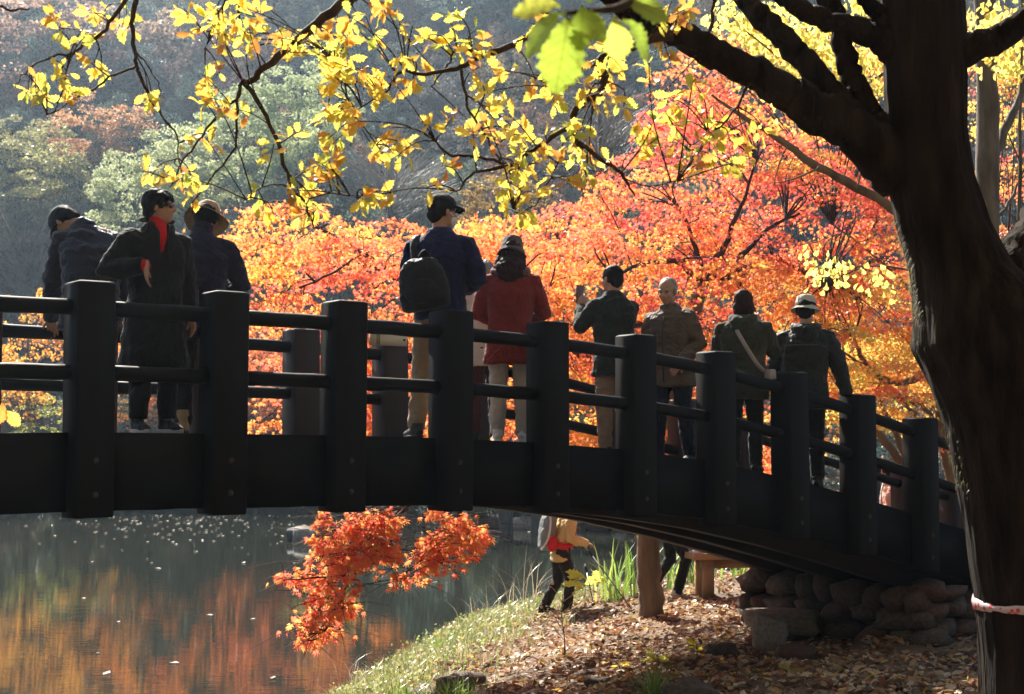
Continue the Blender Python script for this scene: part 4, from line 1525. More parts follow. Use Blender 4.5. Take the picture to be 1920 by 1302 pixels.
def remesh(mb, voxel, smooth=3, wrinkle=0.0, wsc=(9, 9, 15), seed=0, quilt=0.0, qz=0.085, hairy=0.0):
    """union of the shapes in mb as one continuous skin; folds are real relief"""
    me0 = mb.mesh('tmp')
    ob = bpy.data.objects.new('tmp', me0)
    COL.objects.link(ob)
    m = ob.modifiers.new('r', 'REMESH')
    m.mode = 'VOXEL'
    m.voxel_size = voxel
    if smooth:
        s = ob.modifiers.new('s', 'SMOOTH')
        s.factor = 0.5
        s.iterations = smooth
    dg = bpy.context.evaluated_depsgraph_get()
    me = bpy.data.meshes.new_from_object(ob.evaluated_get(dg))
    bpy.data.objects.remove(ob)
    bpy.data.meshes.remove(me0)
    n = len(me.vertices)
    if (wrinkle or quilt or hairy) and n:
        co = np.empty(n * 3)
        me.vertices.foreach_get('co', co)
        no = np.empty(n * 3)
        me.vertices.foreach_get('normal', no)
        co, no = co.reshape(-1, 3), no.reshape(-1, 3)
        d = np.zeros(n)
        if wrinkle:
            q_ = co * np.array(wsc) + seed * 3.7
            q_ = q_ + 0.8 * np.sin(q_[:, [1, 2, 0]] * .7)
            d += wrinkle * np.array([noise.noise(v) for v in q_.tolist()])
            d += wrinkle * .5 * np.array([1 - 2 * abs(noise.noise(v)) for v in (q_ * 1.9 + 11).tolist()])
        if quilt:
            d += quilt * (np.abs(np.sin(math.pi * co[:, 2] / qz)) - .6)
        if hairy:
            q_ = co * np.array((60, 60, 14)) + seed
            d += hairy * np.array([noise.noise(v) for v in q_.tolist()]) + hairy * 1.3 * np.array([noise.noise(v) for v in (co * 22).tolist()])
        co += no * d[:, None]
        me.vertices.foreach_set('co', co.ravel())
    me.polygons.foreach_set('use_smooth', np.ones(len(me.polygons), dtype=bool))
    me.update()
    return me


def join_mesh(name, meshes):
    V, F4, F3, off = [], [], [], 0
    for me in meshes:
        n = len(me.vertices)
        co = np.empty(n * 3)
        me.vertices.foreach_get('co', co)
        V.append(co.reshape(-1, 3))
        for p in me.polygons:
            (F4 if p.loop_total == 4 else F3).append([v + off for v in p.vertices])
        off += n
    f = []
    if F4: f.append(np.array(F4))
    if F3: f.append(np.array([x[:3] for x in F3]))
    return mesh_np(name, np.concatenate(V), f, smooth=True)


def cloth(name, c, c2=None, bump=.25, rough=.9, bscale=140, sheen=.12, spec=.15):
    if name in MATS: return MATS[name]
    c2 = c2 or tuple(min(1, k * 1.5) for k in c)
    m = pmat(name, c, c2, scale=6, rough=rough, bump=bump, bscale=bscale, spec=spec, dist=.003, sheen=sheen)
    # soft drapery folds under the weave
    nt = m.node_tree
    tc = nt.nodes.new('ShaderNodeTexCoord')
    mp = nt.nodes.new('ShaderNodeMapping')
    mp.inputs['Scale'].default_value = (1, 1, .55)
    mp.inputs['Rotation'].default_value = (0, .5, 0)
    nt.links.new(tc.outputs['Object'], mp.inputs[0])
    nz = nt.nodes.new('ShaderNodeTexNoise')
    nz.inputs['Scale'].default_value = 11
    nz.inputs['Detail'].default_value = 2
    nz.inputs['Distortion'].default_value = 1.6
    nt.links.new(mp.outputs[0], nz.inputs['Vector'])
    b2_ = nt.nodes.new('ShaderNodeBump')
    b2_.inputs['Strength'].default_value = .55
    b2_.inputs['Distance'].default_value = .05
    nt.links.new(nz.outputs[0], b2_.inputs['Height'])
    old = [n for n in nt.nodes if n.type == 'BUMP' and n != b2_]
    nt.links.new(b2_.outputs[0], old[0].inputs['Normal'])
    return m


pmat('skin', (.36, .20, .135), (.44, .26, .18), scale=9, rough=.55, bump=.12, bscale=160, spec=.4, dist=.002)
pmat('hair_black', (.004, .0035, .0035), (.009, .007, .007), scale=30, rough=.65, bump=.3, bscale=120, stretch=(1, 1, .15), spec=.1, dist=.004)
pmat('hair_brown', (.016, .007, .005), (.03, .013, .009), scale=30, rough=.65, bump=.3, bscale=120, stretch=(1, 1, .15), spec=.1, dist=.004)
pmat('hair_grey', (.14, .135, .125), (.30, .29, .27), scale=30, rough=.55, bump=.5, bscale=120, stretch=(1, 1, .15), dist=.004)
pmat('black_plastic', (.006, .006, .007), (.01, .01, .011), scale=10, rough=.25, bump=0, spec=.5)
pmat('sole_white', (.55, .54, .52), (.7, .69, .66), scale=20, rough=.7, bump=.2, bscale=60)
pmat('sole_dark', (.01, .01, .01), (.02, .02, .02), scale=20, rough=.8, bump=.2, bscale=60)


def rotm(yaw=0, pitch=0, roll=0):
    """head turn: yaw to the left, pitch down, roll to the right (degrees)"""
    return np.array(Matrix.Rotation(R(yaw), 3, 'Z') @ Matrix.Rotation(R(-pitch), 3, 'X') @ Matrix.Rotation(R(roll), 3, 'Y'))


class Sub(MB):
    """an MB whose shapes are turned by M, scaled by k and moved to c"""
    def __init__(self, M, c, k=1.0):
        super().__init__()
        self.M, self.c, self.k = np.array(M), np.array(c, float), k

    def add(self, V, quads=None, tris=None):
        V = (np.asarray(V, float) * self.k) @ self.M.T + self.c
        super().add(V, quads, tris)


def hand_shape(mb, W, d, n, thumb, k=1.0, curl=.5, spread=1.0):
    W, d, n = Vector(W), Vector(d).normalized(), Vector(n).normalized()
    n = (n - d * n.dot(d)).normalized()
    s = d.cross(n) * thumb
    M = np.array([list(s), list(d), list(n)]).T
    mb.ell(W + d * .045 * k, (.041 * k, .052 * k, .0165 * k), 12, 8, M)
    mb.tube([W - d * .03 * k, W + d * .02 * k], [.026 * k, .03 * k], k=10, ref=s, ry=[.022 * k, .019 * k])
    for j, (off, ln) in enumerate(((.031, .066), (.0105, .076), (-.0105, .072), (-.031, .058))):
        b0 = W + d * .083 * k + s * off * k
        cu = curl * (1 + .12 * j)
        d1 = (d + s * off * 2.2 * spread - n * cu * .35).normalized()
        d2 = (d1 - n * cu * .75).normalized()
        d3 = (d2 - n * cu * .6).normalized()
        p1 = b0 + d1 * ln * .45 * k
        p2 = p1 + d2 * ln * .33 * k
        p3 = p2 + d3 * ln * .26 * k
        mb.tube([b0 - d * .02 * k, b0, p1, p2, p3], [.0098 * k, .0095 * k, .0088 * k, .0082 * k, .006 * k], k=8)
    t0 = W + d * .022 * k + s * .03 * k
    td = (d * .75 + s * .62 - n * .25 * (1 + curl * .4)).normalized()
    t1 = t0 + td * .034 * k
    t2 = t1 + (td + d * .4 - n * .2 * curl).normalized() * .03 * k
    mb.tube([t0 - td * .012 * k, t0, t1, t2], [.013 * k, .0125 * k, .0105 * k, .0075 * k], k=8)


def head_shape(h):
    h.ell((0, -.012, .025), (.077, .097, .092), 20, 14)
    h.ell((0, .022, -.03), (.064, .072, .085), 18, 12)
    h.ell((0, .010, -.068), (.056, .060, .047), 16, 10)
    h.ell((0, .052, -.088), (.034, .034, .027), 12, 8)
    h.tube([(0, .082, .018), (0, .094, -.002), (0, .108, -.024), (0, .092, -.036)], [.008, .010, .015, .012], k=10)
    for s in (-1, 1):
        h.ell((s * .012, .092, -.031), (.010, .012, .008), 8, 6)
        h.ell((s * .035, .066, -.028), (.024, .020, .022), 10, 8)
        h.ell((s * .028, .074, .024), (.026, .018, .010), 10, 8)
        h.ell((s * .079, -.006, -.012), (.008, .019, .031), 10, 8)
        h.ell((s * .083, -.014, -.002), (.006, .012, .02), 8, 6)
    h.ell((0, .084, -.060), (.024, .013, .006), 10, 6)
    h.ell((0, .081, -.070), (.020, .013, .007), 10, 6)


def hair_shape(style, h):
    if style in ('short', 'pixie', 'bob', 'long'):
        f = {'short': 1.0, 'pixie': 1.10, 'bob': 1.06, 'long': 1.0}[style]
        h.ell((0, -.020, .036), (.084 * f, .102 * f, .091 * f), 20, 14)
        h.ell((0, -.062, -.012), (.070 * f, .054 * f, .075), 16, 10)
        for s in (-1, 1): h.ell((s * .066, -.028, .01), (.021 * f, .05, .05), 10, 8)
    if style == 'pixie':
        for s in (-1, 1): h.ell((s * .055, .05, .055), (.03, .035, .03), 10, 8)
        h.ell((0, .055, .075), (.06, .035, .03), 12, 8)
        h.ell((0, -.085, .02), (.06, .04, .06), 12, 8)
    if style == 'bob':
        h.ell((0, -.045, -.045), (.094, .075, .085), 18, 12)
        for s in (-1, 1): h.ell((s * .076, -.01, -.055), (.026, .05, .07), 12, 8)
    if style == 'long':
        h.ell((0, -.06, -.08), (.095, .062, .12), 18, 12)
        h.ell((0, -.105, -.19), (.125, .055, .12), 18, 12)
        for s in (-1, 1): h.tube([(s * .07, .0, .02), (s * .095, -.02, -.1), (s * .125, -.085, -.24)], [.028, .038, .024], k=10)
    if style == 'balding':
        h.ell((0, -.036, .004), (.087, .083, .072), 18, 12)
        h.ell((0, -.038, .048), (.081, .085, .079), 16, 10)
        for s in (-1, 1): h.ell((s * .076, -.010, .0), (.014, .038, .036), 10, 8)


def lathe(mb, prof, k=36, ex=1.0, wob=None):
    """closed shell of revolution from (r, z) points that go down the outside and back up the inside"""
    rr = []
    for r_, z in prof:
        ring = []
        for j in range(k):
            a = 2 * math.pi * j / k
            dz, f = (wob(a, r_) if wob else (0, 1))
            ring.append((math.cos(a) * r_ * f, math.sin(a) * r_ * ex * f, z + dz))
        rr.append(np.array(ring))
    mb.rings(rr, cap=True)


PEOPLE = []


def person(label, loc, H=1.7, face=0, lean=(0, 0), sh_z=1.40, twist=0, head=(0, 0, 0), head_off=(0, 0, 0), arms=None, hands=None, legs=None,
           top=None, trousers=None, shoes=None, hair=None, hat=None, skirt=None, group=None, extra=None, width=1.0, hems=True):
    """arms: (right, left) each (elbow, wrist) in metres of a 1.72 m figure; x to the figure's right, y ahead"""
    k = H / 1.72
    root = empty('person', loc, R(face))
    tag(root, label, 'person', group)
    lx, ly = lean
    S0 = np.array([lx, ly, sh_z])
    pel = np.array([0, 0, .93])
    ct, st = math.cos(R(twist)), math.sin(R(twist))
    sw = .178 * width
    sR = S0 + np.array([ct * sw, st * sw, -.042])
    sL = S0 - np.array([ct * sw, st * sw, .042])
    if arms is None: arms = (None, None)
    AR = []
    for s, sh, a in ((1, sR, arms[0]), (-1, sL, arms[1])):
        if a is None: a = (sh + np.array([s * .06, -.03, -.29]), sh + np.array([s * .07, .06, -.53]))
        AR.append((sh, np.array(a[0], float), np.array(a[1], float)))
    if legs is None: legs = (None, None)
    LG = []
    for s, l in ((1, legs[0]), (-1, legs[1])):
        if l is None: l = ((s * .10, .015, .50), (s * .105, -.01, .085))
        LG.append((np.array([s * .088, 0, .90]), np.array(l[0], float), np.array(l[1], float)))
    neck = S0 + np.array([0, .0, .05]) + np.array(head_off) * .35
    HM = rotm(*head)
    # the head pivots where the neck meets the skull
    nk = S0 + np.array([0, .025, .10]) + np.array(head_off) * .6
    hc = nk + HM @ np.array([0, .01, .105]) + np.array(head_off) * .4
    # ---- body: one skin from head to feet
    b1 = Sub(np.eye(3), (0, 0, 0), k)
    b1.tube([pel + [0, 0, -.06], pel, pel * .5 + S0 * .5 + [0, .01, 0], S0 + [0, .01, -.10], S0 + [0, 0, 0], neck], [.12, .14, .13, .155, .13, .055], k=16, ref=(ct, st, 0), ry=[.09, .10, .09, .10, .08, .055])
    for sh, el, wr in AR: b1.tube([S0 * .4 + sh * .6, sh, sh * .5 + el * .5, el, wr], [.05, .05, .042, .036, .026], k=10)
    for hp, kn, an in LG: b1.tube([hp + [0, 0, .02], hp, hp * .5 + kn * .5, kn, kn * .55 + an * .45, an, an + [0, .02, -.05]], [.06, .078, .07, .052, .05, .034, .03], k=12)
    bodies = [remesh(b1, .017 * k, 2)]
    b2 = Sub(np.eye(3), (0, 0, 0), k)
    hs_ = Sub(HM, hc, 1.0)
    head_shape(hs_)
    b2.add(np.concatenate(hs_.v), np.concatenate(hs_.q), np.concatenate(hs_.t))
    b2.tube([hc + HM @ np.array([0, -.018, -.04]), hc + HM @ np.array([0, -.02, -.10]), neck + [0, 0, .0], neck + [0, -.01, -.07]], [.052, .053, .056, .075], k=16)
    bodies.append(remesh(b2, .0062 * k, 2))
    hands = hands or (None, None)
    for idx_, (sh, el, wr) in enumerate(AR):
        hd = hands[idx_]
        d = wr - el
        if hd is None: hd = (d, (0, 0, 0), .45)
        dv = Vector(hd[0])
        nv = Vector(hd[1])
        if nv.length < .01:
            nv = Vector((1 if idx_ == 0 else -1, .0, 0)) if abs(dv.normalized().x) < .8 else Vector((0, 0, 1))
        b3 = Sub(np.eye(3), (0, 0, 0), k)
        hand_shape(b3, wr, dv, nv, (1 if idx_ == 0 else -1) * (hd[3] if len(hd) > 3 else 1), 1.0, hd[2])
        bodies.append(remesh(b3, .0048 * k, 1))
    bm_me = join_mesh('body', bodies)
    link('body', bm_me, MATS['skin'], root)
    # ---- clothes
    sd = PEOPLE.__len__() + 1
    if trousers:
        t = Sub(np.eye(3), (0, 0, 0), k)
        lo = trousers.get('loose', 1.0)
        t.tube([pel + [0, 0, .09], pel + [0, 0, .0], pel + [0, 0, -.10], pel + [0, 0, -.16]], [.15, .172, .165, .10], k=18, ref=(1, 0, 0), ry=[.105, .12, .12, .08])
        for hp, kn, an in LG:
            e = an + np.array([0, 0, trousers.get('up', .0)])
            t.tube([hp + [0, 0, .04], hp + [0, 0, -.05], hp * .5 + kn * .5, kn, kn * .5 + e * .5, e + [0, 0, -.01]], [.09 * lo, .10 * lo, .088 * lo, .073 * lo, .066 * lo, trousers.get('cuff', .058) * lo], k=14)
        me = remesh(t, .0125 * k, 2, wrinkle=.011, wsc=(9, 9, 17), seed=sd)
        link('trousers', me, trousers['mat'], root)
    if shoes:
        for (hp, kn, an), yaw in zip(LG, shoes.get('yaw', (-8, 8))):
            Ms = rotm(yaw, 0, 0)
            base = np.array([an[0], an[1], an[2] - .085])
            t = Sub(Ms, base * k, k)
            t.tube([(0, -.075, .045), (0, -.05, .055), (0, .0, .062), (0, .07, .048), (0, .14, .038), (0, .185, .03)], [.026, .036, .04, .045, .045, .022], k=14, ref=(1, 0, 0), ry=[.03, .042, .046, .036, .026, .014])
            t.tube([(0, -.02, .05), (0, -.025, .12 + shoes.get('high', 0))], [.045, .046], k=14)
            so = remesh(t, .0075 * k, 2)
            o = link('shoe', so, shoes['mat'], root)
            u = Sub(Ms, base * k, k)
            rr = []
            for z, f in ((.0, .95), (.006, 1.0), (.026, 1.03), (.032, .98)):
                rr.append(np.array([[math.cos(a) * (.046 - .006 * math.sin(a)) * f, .055 + math.sin(a) * .142 * f, z] for a in np.linspace(0, 2 * math.pi, 24, endpoint=False)]))
            u.rings(rr)
            u.build('sole', shoes['sole'], o)
    if top:
        t = Sub(np.eye(3), (0, 0, 0), k)
        f = top.get('fit', 1.0) * width
        hem = top.get('hem', .78)
        hr = top.get('hem_r', .185)
        ax = (ct, st, 0)
        mid = pel * .5 + S0 * .5
        def mixp(z):
            q_ = np.clip((z - .93) / (sh_z - .93), 0, 1)
            return np.array([lx * q_, ly * q_ ** 1.2, z])
        zs = [hem, hem + .02, (hem + .95) / 2 if hem < .85 else hem + .06, 1.02, 1.16, 1.27]
        zs = [min(z, sh_z - .12) for z in zs]
        rx = [hr * .97, hr, (hr + .175) / 2, .172, .182, .196]
        ry_ = [r_ * top.get('deep', .70) for r_ in rx]
        P_ = [mixp(z) for z in zs] + [S0 + [0, 0, -.055], S0 + [0, 0, -.005], S0 + [0, 0.005, .045], S0 + [0, .012, .085]]
        nsh = np.array(head_off)
        P_[-1] = P_[-1] + nsh * .55
        P_[-2] = P_[-2] + nsh * .25
        rx += [.190, .148, .098, .070]
        ry_ += [.118, .10, .078, .068]
        rings = []
        for p, a_, b_ in zip(P_, rx, ry_):
            ring = []
            for j in range(32):
                an_ = 2 * math.pi * j / 32
                c_, s_ = math.cos(an_), math.sin(an_)
                ex_ = .82
                x_ = math.copysign(abs(c_) ** ex_, c_) * a_ * f
                y_ = math.copysign(abs(s_) ** ex_, s_) * b_ * f
                ring.append((p[0] + ct * x_ - st * y_, p[1] + st * x_ + ct * y_, p[2]))
            rings.append(np.array(ring))
        t.rings(rings)
        sl = top.get('sleeve', 1.0)
        for (sh, el, wr) in AR:
            dlt = (wr - el) / np.linalg.norm(wr - el)
            we = wr - dlt * top.get('short', .0)
            t.tube([S0 * .45 + sh * .55, sh + [0, 0, -.005], sh * .5 + el * .5, el, el * .5 + we * .5, we - dlt * .012, we], [.062, .072 * sl, .067 * sl, .061 * sl, .056 * sl, .049 * sl, .040 * sl], k=14)
        if top.get('collar'):
            t.tube([S0 + [0, .0, .03] + nsh * .25, S0 + [0, .015, .05 + top['collar']] + nsh * .75], [.078, .072], k=16)
        me = remesh(t, .0115 * k, 2, wrinkle=top.get('wrinkle', .013), seed=sd * 2.3, quilt=top.get('quilt', 0), qz=top.get('qz', .085) * k)
        jk = link(top.get('name', 'jacket'), me, top['mat'], root)
        if top.get('hood'):
            u = Sub(np.eye(3), (0, 0, 0), k)
            for j in range(14):
                pass
            u.tube(catmull([S0 + np.array([.075, .05, .075]), S0 + np.array([.10, -.03, .055]), S0 + np.array([.06, -.10, .03]), S0 + np.array([0, -.125, .01]), S0 + np.array([-.06, -.10, .03]), S0 + np.array([-.10, -.03, .055]), S0 + np.array([-.075, .05, .075])], 4),
                   lerp_list([.025, .04, .05, .06, .05, .04, .025], 25), k=12)
            u.ell(S0 + np.array([0, -.115, -.035]), (.11, .045, .07), 16, 10)
            link('hood', remesh(u, .011 * k, 3, wrinkle=.008, seed=sd), top.get('hood_mat', top['mat']), jk)
    if hair:
        h = Sub(np.eye(3), (0, 0, 0), k)
        hh_ = Sub(HM, hc, 1.0)
        hair_shape(hair[0], hh_)
        h.add(np.concatenate(hh_.v), np.concatenate(hh_.q), np.concatenate(hh_.t))
        link('hair', remesh(h, .0075 * k, 1, hairy=hair[2] if len(hair) > 2 else .004, seed=sd), hair[1], root)
    if hat:
        kind, hm = hat[0], hat[1]
        hk = Sub(HM, hc * k, k)
        if kind == 'cap':
            hk.ell((0, -.008, .052), (.090, .110, .082), 24, 14)
            hh2 = Sub(HM, hc * k, k)
            rr = []
            for y_, z_, wx in ((.07, .052, .078), (.10, .056, .08), (.135, .050, .075), (.165, .040, .058), (.185, .032, .030)):
                rr.append(np.array([[wx * c_, y_ - .02 * abs(c_) ** 2, z_ - .022 * c_ * c_ + d_] for c_, d_ in [(-1, 0), (-.6, 0), (-.2, 0), (.2, 0), (.6, 0), (1, 0), (1, .006), (.6, .006), (.2, .006), (-.2, .006), (-.6, .006), (-1, .006)]]))
            hh2.rings(rr)
            ho = link('cap', remesh(hk, .008 * k, 2), hm, root)
            hh2.build('brim', hm, ho)
        else:
            br, dr = (.125, .045) if kind == 'bucket' else (.158, .035)
            if len(hat) > 3: br, dr = hat[3]
            wob = lambda a, r_: ((.014 * math.sin(2 * a + .6) + .006 * math.sin(3 * a)) * max(0, (r_ - .1)) / .06, 1 + .02 * math.sin(a * 3 + 1) * (r_ > .11))
            lathe(hk, [(.02, .150), (.06, .148), (.080, .135), (.090, .10), (.096, .045), (.10, .038), (br, .038 - dr), (br + .003, .034 - dr), (.10, .032), (.090, .040), (.083, .10), (.06, .135)], 40, 1.14, wob)
            ho = hk.build('hat', hm, root)
            bd = Sub(HM, hc * k, k)
            lathe(bd, [(.0975, .044), (.0965, .050), (.0945, .068), (.0935, .074), (.09, .074), (.092, .044)], 36, 1.14)
            bd.build('hat_band', hat[2], ho)
    info = dict(root=root, k=k, S0=S0 * k, hc=hc * k, HM=HM, arms=[(a * k, b_ * k, c * k) for a, b_, c in AR], legs=LG)
    PEOPLE.append(info)
    return info


def on_deck(px, Y):
    x = (px - 960) / F_PX * Y
    i = bridge_i(x, Y)
    return (x, Y, deck_z(i))


def h_for(px, Y, top_py, base_z):
    return at(px, top_py, Y).z - base_z


def loc_of(info, p):
    """world position of a local point (before the root is evaluated)"""
    r = info['root']
    return Matrix.Translation(r.location) @ Matrix.Rotation(r.rotation_euler[2], 4, 'Z') @ Vector(p)


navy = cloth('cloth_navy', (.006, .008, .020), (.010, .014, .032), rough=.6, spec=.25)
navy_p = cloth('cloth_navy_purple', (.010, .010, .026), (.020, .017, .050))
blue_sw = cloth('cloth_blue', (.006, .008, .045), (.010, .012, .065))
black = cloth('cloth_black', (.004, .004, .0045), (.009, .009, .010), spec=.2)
red_kn = cloth('cloth_red', (.42, .006, .010), (.55, .012, .018))
redcoat = cloth('cloth_red_coat', (.15, .018, .015), (.20, .028, .022))
beige = cloth('cloth_beige', (.26, .19, .13), (.34, .26, .18))
khaki = cloth('cloth_khaki', (.17, .12, .085), (.24, .18, .13))
tan = cloth('cloth_tan', (.30, .21, .12), (.42, .31, .19))
ltgrey = cloth('cloth_light_grey', (.36, .34, .34), (.46, .44, .43))
cream = cloth('cloth_cream', (.50, .46, .38), (.62, .58, .50))
wine = cloth('cloth_wine', (.055, .016, .018), (.08, .026, .026))
dkgreen = cloth('cloth_dark_green', (.010, .014, .012), (.018, .026, .020))
olive = cloth('cloth_olive', (.022, .025, .014), (.045, .048, .030))
taupe = cloth('cloth_taupe', (.070, .050, .035), (.115, .085, .060), rough=.75, spec=.25)
denim = cloth('cloth_denim', (.008, .010, .024), (.014, .018, .038))
greyhat = cloth('cloth_grey_hat', (.06, .056, .054), (.10, .092, .088))
palehat = cloth('cloth_pale_hat', (.40, .38, .31), (.54, .51, .43))
mauve = cloth('cloth_mauve', (.12, .05, .06), (.17, .075, .085))
yellow = cloth('cloth_yellow', (.62, .42, .16), (.72, .52, .24))
brown = cloth('cloth_brown', (.018, .012, .010), (.035, .024, .018))
pinkc = cloth('cloth_pink', (.58, .32, .26), (.68, .42, .34))
white = cloth('cloth_white', (.65, .64, .63), (.75, .74, .73))
mred = cloth('cloth_bright_red', (.50, .012, .018), (.62, .025, .03), rough=.6)
blsh = cloth('shoe_black', (.008, .008, .009), (.02, .02, .02), rough=.6)
dksole = dict(mat=blsh, sole=MATS['sole_dark'])

# 1 bent man
L0 = on_deck(168, 10.0)
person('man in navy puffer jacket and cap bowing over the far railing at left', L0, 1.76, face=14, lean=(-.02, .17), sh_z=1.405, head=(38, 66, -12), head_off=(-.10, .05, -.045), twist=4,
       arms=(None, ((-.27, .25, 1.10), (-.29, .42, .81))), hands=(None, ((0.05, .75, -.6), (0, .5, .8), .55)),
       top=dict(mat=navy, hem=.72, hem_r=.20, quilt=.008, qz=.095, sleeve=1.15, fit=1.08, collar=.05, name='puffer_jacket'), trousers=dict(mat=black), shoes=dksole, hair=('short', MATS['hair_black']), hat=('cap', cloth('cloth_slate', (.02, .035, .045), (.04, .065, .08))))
# 2 woman with sunglasses
L0 = on_deck(288, 9.12)
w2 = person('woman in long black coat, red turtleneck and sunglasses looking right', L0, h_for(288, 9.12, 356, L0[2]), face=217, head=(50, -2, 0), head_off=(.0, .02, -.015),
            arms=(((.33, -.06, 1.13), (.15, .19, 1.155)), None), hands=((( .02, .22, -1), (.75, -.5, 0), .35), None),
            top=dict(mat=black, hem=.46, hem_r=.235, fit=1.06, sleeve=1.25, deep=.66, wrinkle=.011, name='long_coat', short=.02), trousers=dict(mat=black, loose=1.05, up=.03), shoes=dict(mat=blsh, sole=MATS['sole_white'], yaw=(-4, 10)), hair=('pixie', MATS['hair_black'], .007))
r, k, hc, HM = w2['root'], w2['k'], w2['hc'], w2['HM']
t = Sub(HM, hc, k)
for s in (-1, 1):
    t.ell((s * .034, .088, .002), (.028, .010, .021), 14, 8)
    t.tube([(s * .06, .082, .006), (s * .078, .04, .006), (s * .082, -.005, .0)], [.004, .004, .003], k=6)
t.tube([(-.02, .098, .006), (0, .102, .008), (.02, .098, .006)], .004, k=6)
t.build('sunglasses', MATS['black_plastic'], r)
t = Sub(np.eye(3), (0, 0, 0), 1)
S0 = w2['S0']
t.tube([S0 + [0, .02, -.02], S0 + [0, .03, .06], S0 + [0, .035, .115]], [.075, .064, .058], k=16)
t.tube([S0 + [0.01, .105, .05], S0 + [.012, .122, -.03], S0 + [.014, .130, -.08], S0 + [.015, .125, -.13]], [.036, .030, .022, .008], k=12, ref=(1, 0, 0), ry=[.026, .022, .018, .016])
link('turtleneck', remesh(t, .009, 2, wrinkle=.004), red_kn, r)
a = w2['arms'][0]
dl = (a[2] - a[1]) / np.linalg.norm(a[2] - a[1])
t = MB()
t.tube([a[2] - dl * .05, a[2] + dl * .012], [.042, .037], k=14)
t.build('cuff', red_kn, r)
t = Sub(np.eye(3), (0, 0, 0), k)
for s in (-1, 1): t.tube([(s * .075, .10, 1.46), (s * .055, .145, 1.40), (s * .05, .15, 1.30), (s * .03, .145, 1.22)], [.02, .03, .028, .012], k=10, ref=(1, 0, 0), ry=[.012, .014, .012, .008])
t.tube(catmull([(.09, .07, 1.49), (.10, .0, 1.50), (.07, -.075, 1.51), (0, -.095, 1.515), (-.07, -.075, 1.51), (-.10, .0, 1.50), (-.09, .07, 1.49)], 3), .022, k=8)
link('collar', remesh(t, .01, 2), black, r)
# 3 person in the tan hat
L0 = on_deck(372, 9.8)
person('person in tan brimmed hat and navy-purple jacket looking down, back turned', L0, 1.66, face=4, lean=(0, .10), sh_z=1.385, head=(0, 30, 4), head_off=(0, .03, -.005),
       arms=(((.285, .10, 1.08), (.10, .30, 1.06)), ((-.27, .10, 1.08), (-.08, .30, 1.06))), top=dict(mat=navy_p, hem=.70, hem_r=.20, sleeve=1.12, collar=.09), trousers=dict(mat=black),
       shoes=dict(mat=tan, sole=MATS['sole_dark'], high=.06), hair=('short', MATS['hair_black']), hat=('sun', tan, cloth('band_tan', (.20, .14, .08)), (.16, .04)))
# 4 man with cap, mask and backpack
L0 = on_deck(824, 10.4)
w4 = person('tall man in navy sweater, black cap and white mask', L0, 1.80, face=-14, head=(-42, 2, 0), width=1.06,
            arms=(((.275, .02, 1.12), (.12, .25, 1.08)), ((-.25, .04, 1.12), (-.10, .24, 1.06))), legs=(None, ((-.14, .05, .50), (-.165, -.02, .085))),
            top=dict(mat=blue_sw, hem=.84, hem_r=.175, sleeve=1.08, name='sweater'), trousers=dict(mat=beige), shoes=dict(mat=cloth('shoe_grey', (.05, .052, .055), (.09, .092, .095)), sole=MATS['sole_dark'], yaw=(-4, 40)), hair=('short', MATS['hair_black']), hat=('cap', black))
r, k, hc, HM = w4['root'], w4['k'], w4['hc'], w4['HM']
t = Sub(HM, hc, k)
t.ell((0, .052, -.052), (.060, .058, .046), 18, 12)
for s in (-1, 1): t.tube([(s * .05, .07, -.03), (s * .072, .02, -.012), (s * .086, -.012, .0)], .0035, k=6)
t.build('face_mask', white, r)
# 5 grey-haired person half hidden
L0 = on_deck(910, 11.5)
person('short grey-haired person in cream jacket half hidden behind the red coat', L0, h_for(910, 11.5, 488, L0[2]), face=10, head=(0, 12, 0), arms=(((.24, .1, 1.1), (.08, .28, 1.08)), ((-.26, .06, 1.12), (-.2, .25, 1.02))),
       top=dict(mat=cream, hem=.74, hem_r=.19, sleeve=1.1), trousers=dict(mat=wine, loose=1.05), shoes=dksole, hair=('short', MATS['hair_grey'], .006))
# 6 woman in red coat
L0 = on_deck(957, 10.85)
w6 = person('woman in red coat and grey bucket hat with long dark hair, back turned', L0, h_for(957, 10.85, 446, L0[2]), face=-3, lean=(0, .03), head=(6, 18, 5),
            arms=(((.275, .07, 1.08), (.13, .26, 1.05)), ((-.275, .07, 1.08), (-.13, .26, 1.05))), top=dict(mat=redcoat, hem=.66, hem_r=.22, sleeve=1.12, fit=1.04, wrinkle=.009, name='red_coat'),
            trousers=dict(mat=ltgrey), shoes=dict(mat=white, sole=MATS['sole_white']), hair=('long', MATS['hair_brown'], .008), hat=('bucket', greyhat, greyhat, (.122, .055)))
t = Sub(np.eye(3), (0, 0, 0), w6['k'])
t.tube(catmull([(.10, .06, 1.46), (.135, .02, 1.44), (.12, -.045, 1.42), (0, -.07, 1.41), (-.12, -.045, 1.42), (-.135, .02, 1.44), (-.10, .06, 1.46)], 4), .033, k=10)
link('scarf', remesh(t, .011, 2, wrinkle=.007), mauve, w6['root'])
# 7 man taking a picture
L0 = on_deck(1152, 12.35)
w7 = person('man in dark green jacket photographing the leaves with a phone', L0, h_for(1152, 12.35, 499, L0[2]), face=30, head=(14, 0, 0), width=1.05,
            arms=(((.21, .20, 1.16), (.02, .42, 1.37)), ((-.245, .17, 1.17), (-.09, .40, 1.385))), hands=(((-.25, .2, .85), (.2, -.6, .2), .9), ((.12, .12, .9), (-.2, -.6, .1), .9)),
            top=dict(mat=dkgreen, hem=.74, hem_r=.20, sleeve=1.08, collar=.02), trousers=dict(mat=khaki), shoes=dksole, hair=('short', MATS['hair_black']))
